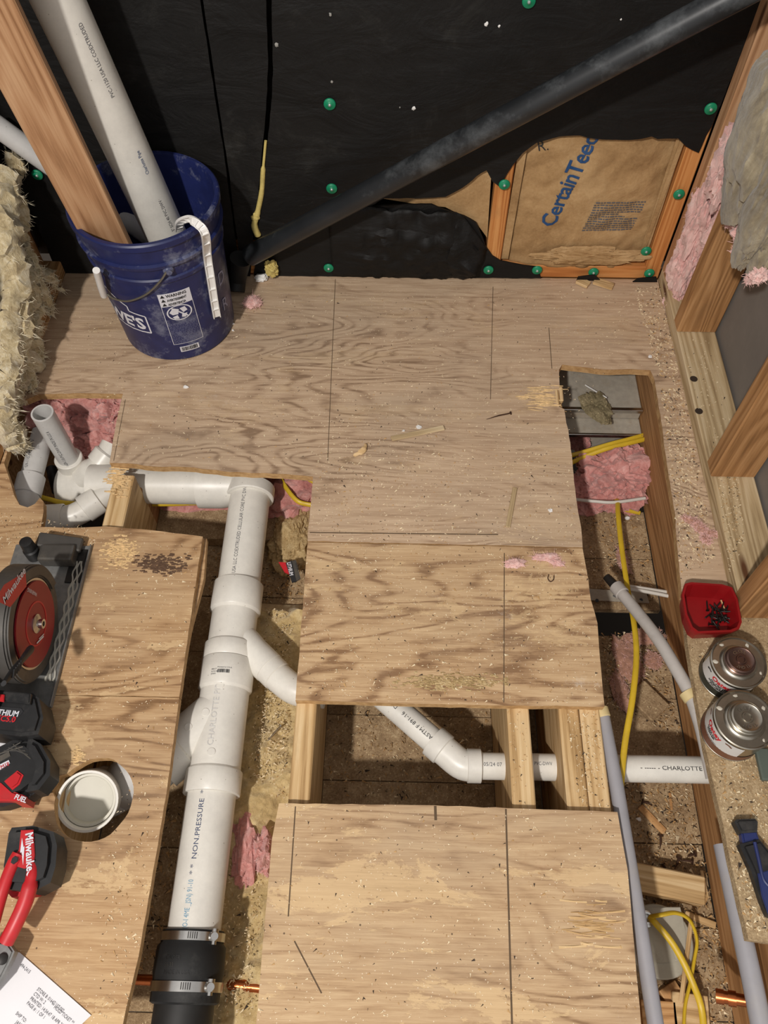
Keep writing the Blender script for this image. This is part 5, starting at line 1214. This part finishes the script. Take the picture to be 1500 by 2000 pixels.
# sawdust: nobody could count it
def flakes(name, label, regions, z, seed, mats, Lr=(.0015, .006), hgt=.0012):
    rr = random.Random(seed); vs, fs, mi = [], [], []
    for (poly, n) in regions:
        (x0, y0), (x1, y1), (x2, y2), (x3, y3) = poly
        for i in range(n):
            s, t = rr.random(), rr.random()
            px = (x0*(1-s)+x1*s)*(1-t)+(x3*(1-s)+x2*s)*t; py = (y0*(1-s)+y1*s)*(1-t)+(y3*(1-s)+y2*s)*t
            p = at(px, py, z); L = rr.uniform(*Lr)*(1.6 if rr.random() < .06 else 1)*.5; a = rr.uniform(0, 3.14); d = V((math.cos(a), math.sin(a), rr.uniform(-.15, .3)))*L; w_ = V((-math.sin(a), math.cos(a), 0))*L*rr.uniform(.15, .5)
            b0 = len(vs); vs += [p-d-w_*.6+V((0, 0, .0004)), p+d-w_+V((0, 0, .0004)), p+d*.8+w_+V((0, 0, .0004)), p+V((0, 0, hgt*rr.uniform(.5, 1.5)))]
            fs += [(b0, b0+1, b0+3), (b0+1, b0+2, b0+3), (b0+2, b0, b0+3)]; m = rr.choices(range(len(mats)), [m_[1] for m_ in mats])[0]; mi += [m]*3
    me = bpy.data.meshes.new(name); me.from_pydata([tuple(v) for v in vs], [], fs)
    for m_ in mats: me.materials.append(m_[0])
    me.polygons.foreach_set('material_index', mi); me.update()
    return tag(link(name, me, None), label, 'sawdust', None, 'stuff')
PALE = plain('pale_sawdust', (236, 218, 182), .8); TAN = plain('tan_sawdust', (188, 150, 100), .85); DRK = plain('dark_specks', (58, 46, 36), .9)
mats = [(PALE, .62), (TAN, .25), (DRK, .13)]
flakes('sawdust', 'pale sawdust flecks strewn over the plywood sheets', [
    (((150, 600), (1270, 560), (1090, 900), (230, 900)), 1500), (((620, 880), (1110, 880), (1130, 1060), (610, 1060)), 900), (((600, 1060), (1140, 1075), (1175, 1375), (585, 1365)), 1300),
    (((555, 1580), (1200, 1590), (1245, 1990), (505, 1990)), 700), (((200, 1060), (390, 1060), (345, 1350), (150, 1350)), 260), (((240, 1370), (345, 1370), (250, 1990), (180, 1990)), 220), (((0, 1000), (200, 1035), (180, 1070), (0, 1070)), 300),
    (((640, 770), (900, 770), (900, 1000), (640, 1000)), 300)], 0, 11, mats)
flakes('sawdust', 'sawdust and shavings thick on the right strip and wall plate foot', [(((1235, 560), (1295, 560), (1330, 760), (1285, 730)), 500), (((1290, 760), (1335, 760), (1400, 1100), (1330, 1120)), 1100), (((1350, 1240), (1500, 1250), (1500, 1820), (1460, 1820)), 900)], 0, 12, mats, (.002, .008), .002)
flakes('sawdust', 'sawdust on the right wall plate top', [(((1440, 920), (1400, 925), (1425, 1120), (1455, 1060)), 350), (((1330, 665), (1390, 660), (1425, 820), (1390, 900)), 120)], .038, 13, mats)
flakes('wood_shavings', 'shavings and chips littering the floor bays', [(((640, 1390), (955, 1390), (955, 1560), (640, 1560)), 450), (((1140, 1010), (1260, 1010), (1280, 1170), (1160, 1150)), 350), (((1175, 1236), (1288, 1236), (1330, 1440), (1185, 1380)), 550), (((1215, 1530), (1345, 1530), (1440, 2000), (1290, 2000)), 1500),
    (((420, 1040), (590, 1000), (590, 1170), (400, 1200)), 900), (((500, 1190), (575, 1190), (560, 1560), (460, 1560)), 400), (((300, 1560), (360, 1560), (330, 1900), (270, 1900)), 250), (((440, 1600), (535, 1600), (500, 1990), (410, 1990)), 350), (((300, 990), (440, 990), (440, 1040), (300, 1040)), 150)], zb+.003, 14, [(PALE, .22), (TAN, .58), (DRK, .2)], (.002, .010), .003)
flakes('sawdust', 'sawdust on the bare joist tops in the middle opening', [(((1105, 1385), (1165, 1385), (1190, 1578), (1130, 1575)), 260), (((990, 1385), (1028, 1385), (1030, 1570), (1000, 1570)), 60)], -T, 15, mats)
flakes('sawdust', 'chips clinging to the yellow foam beside the main drain', [(((520, 1190), (575, 1190), (555, 1560), (480, 1560)), 1300), (((440, 1640), (520, 1640), (490, 1990), (420, 1990)), 400)], zb+.068, 16, [(PALE, .8), (TAN, .1), (DRK, .1)], (.002, .007), .002)
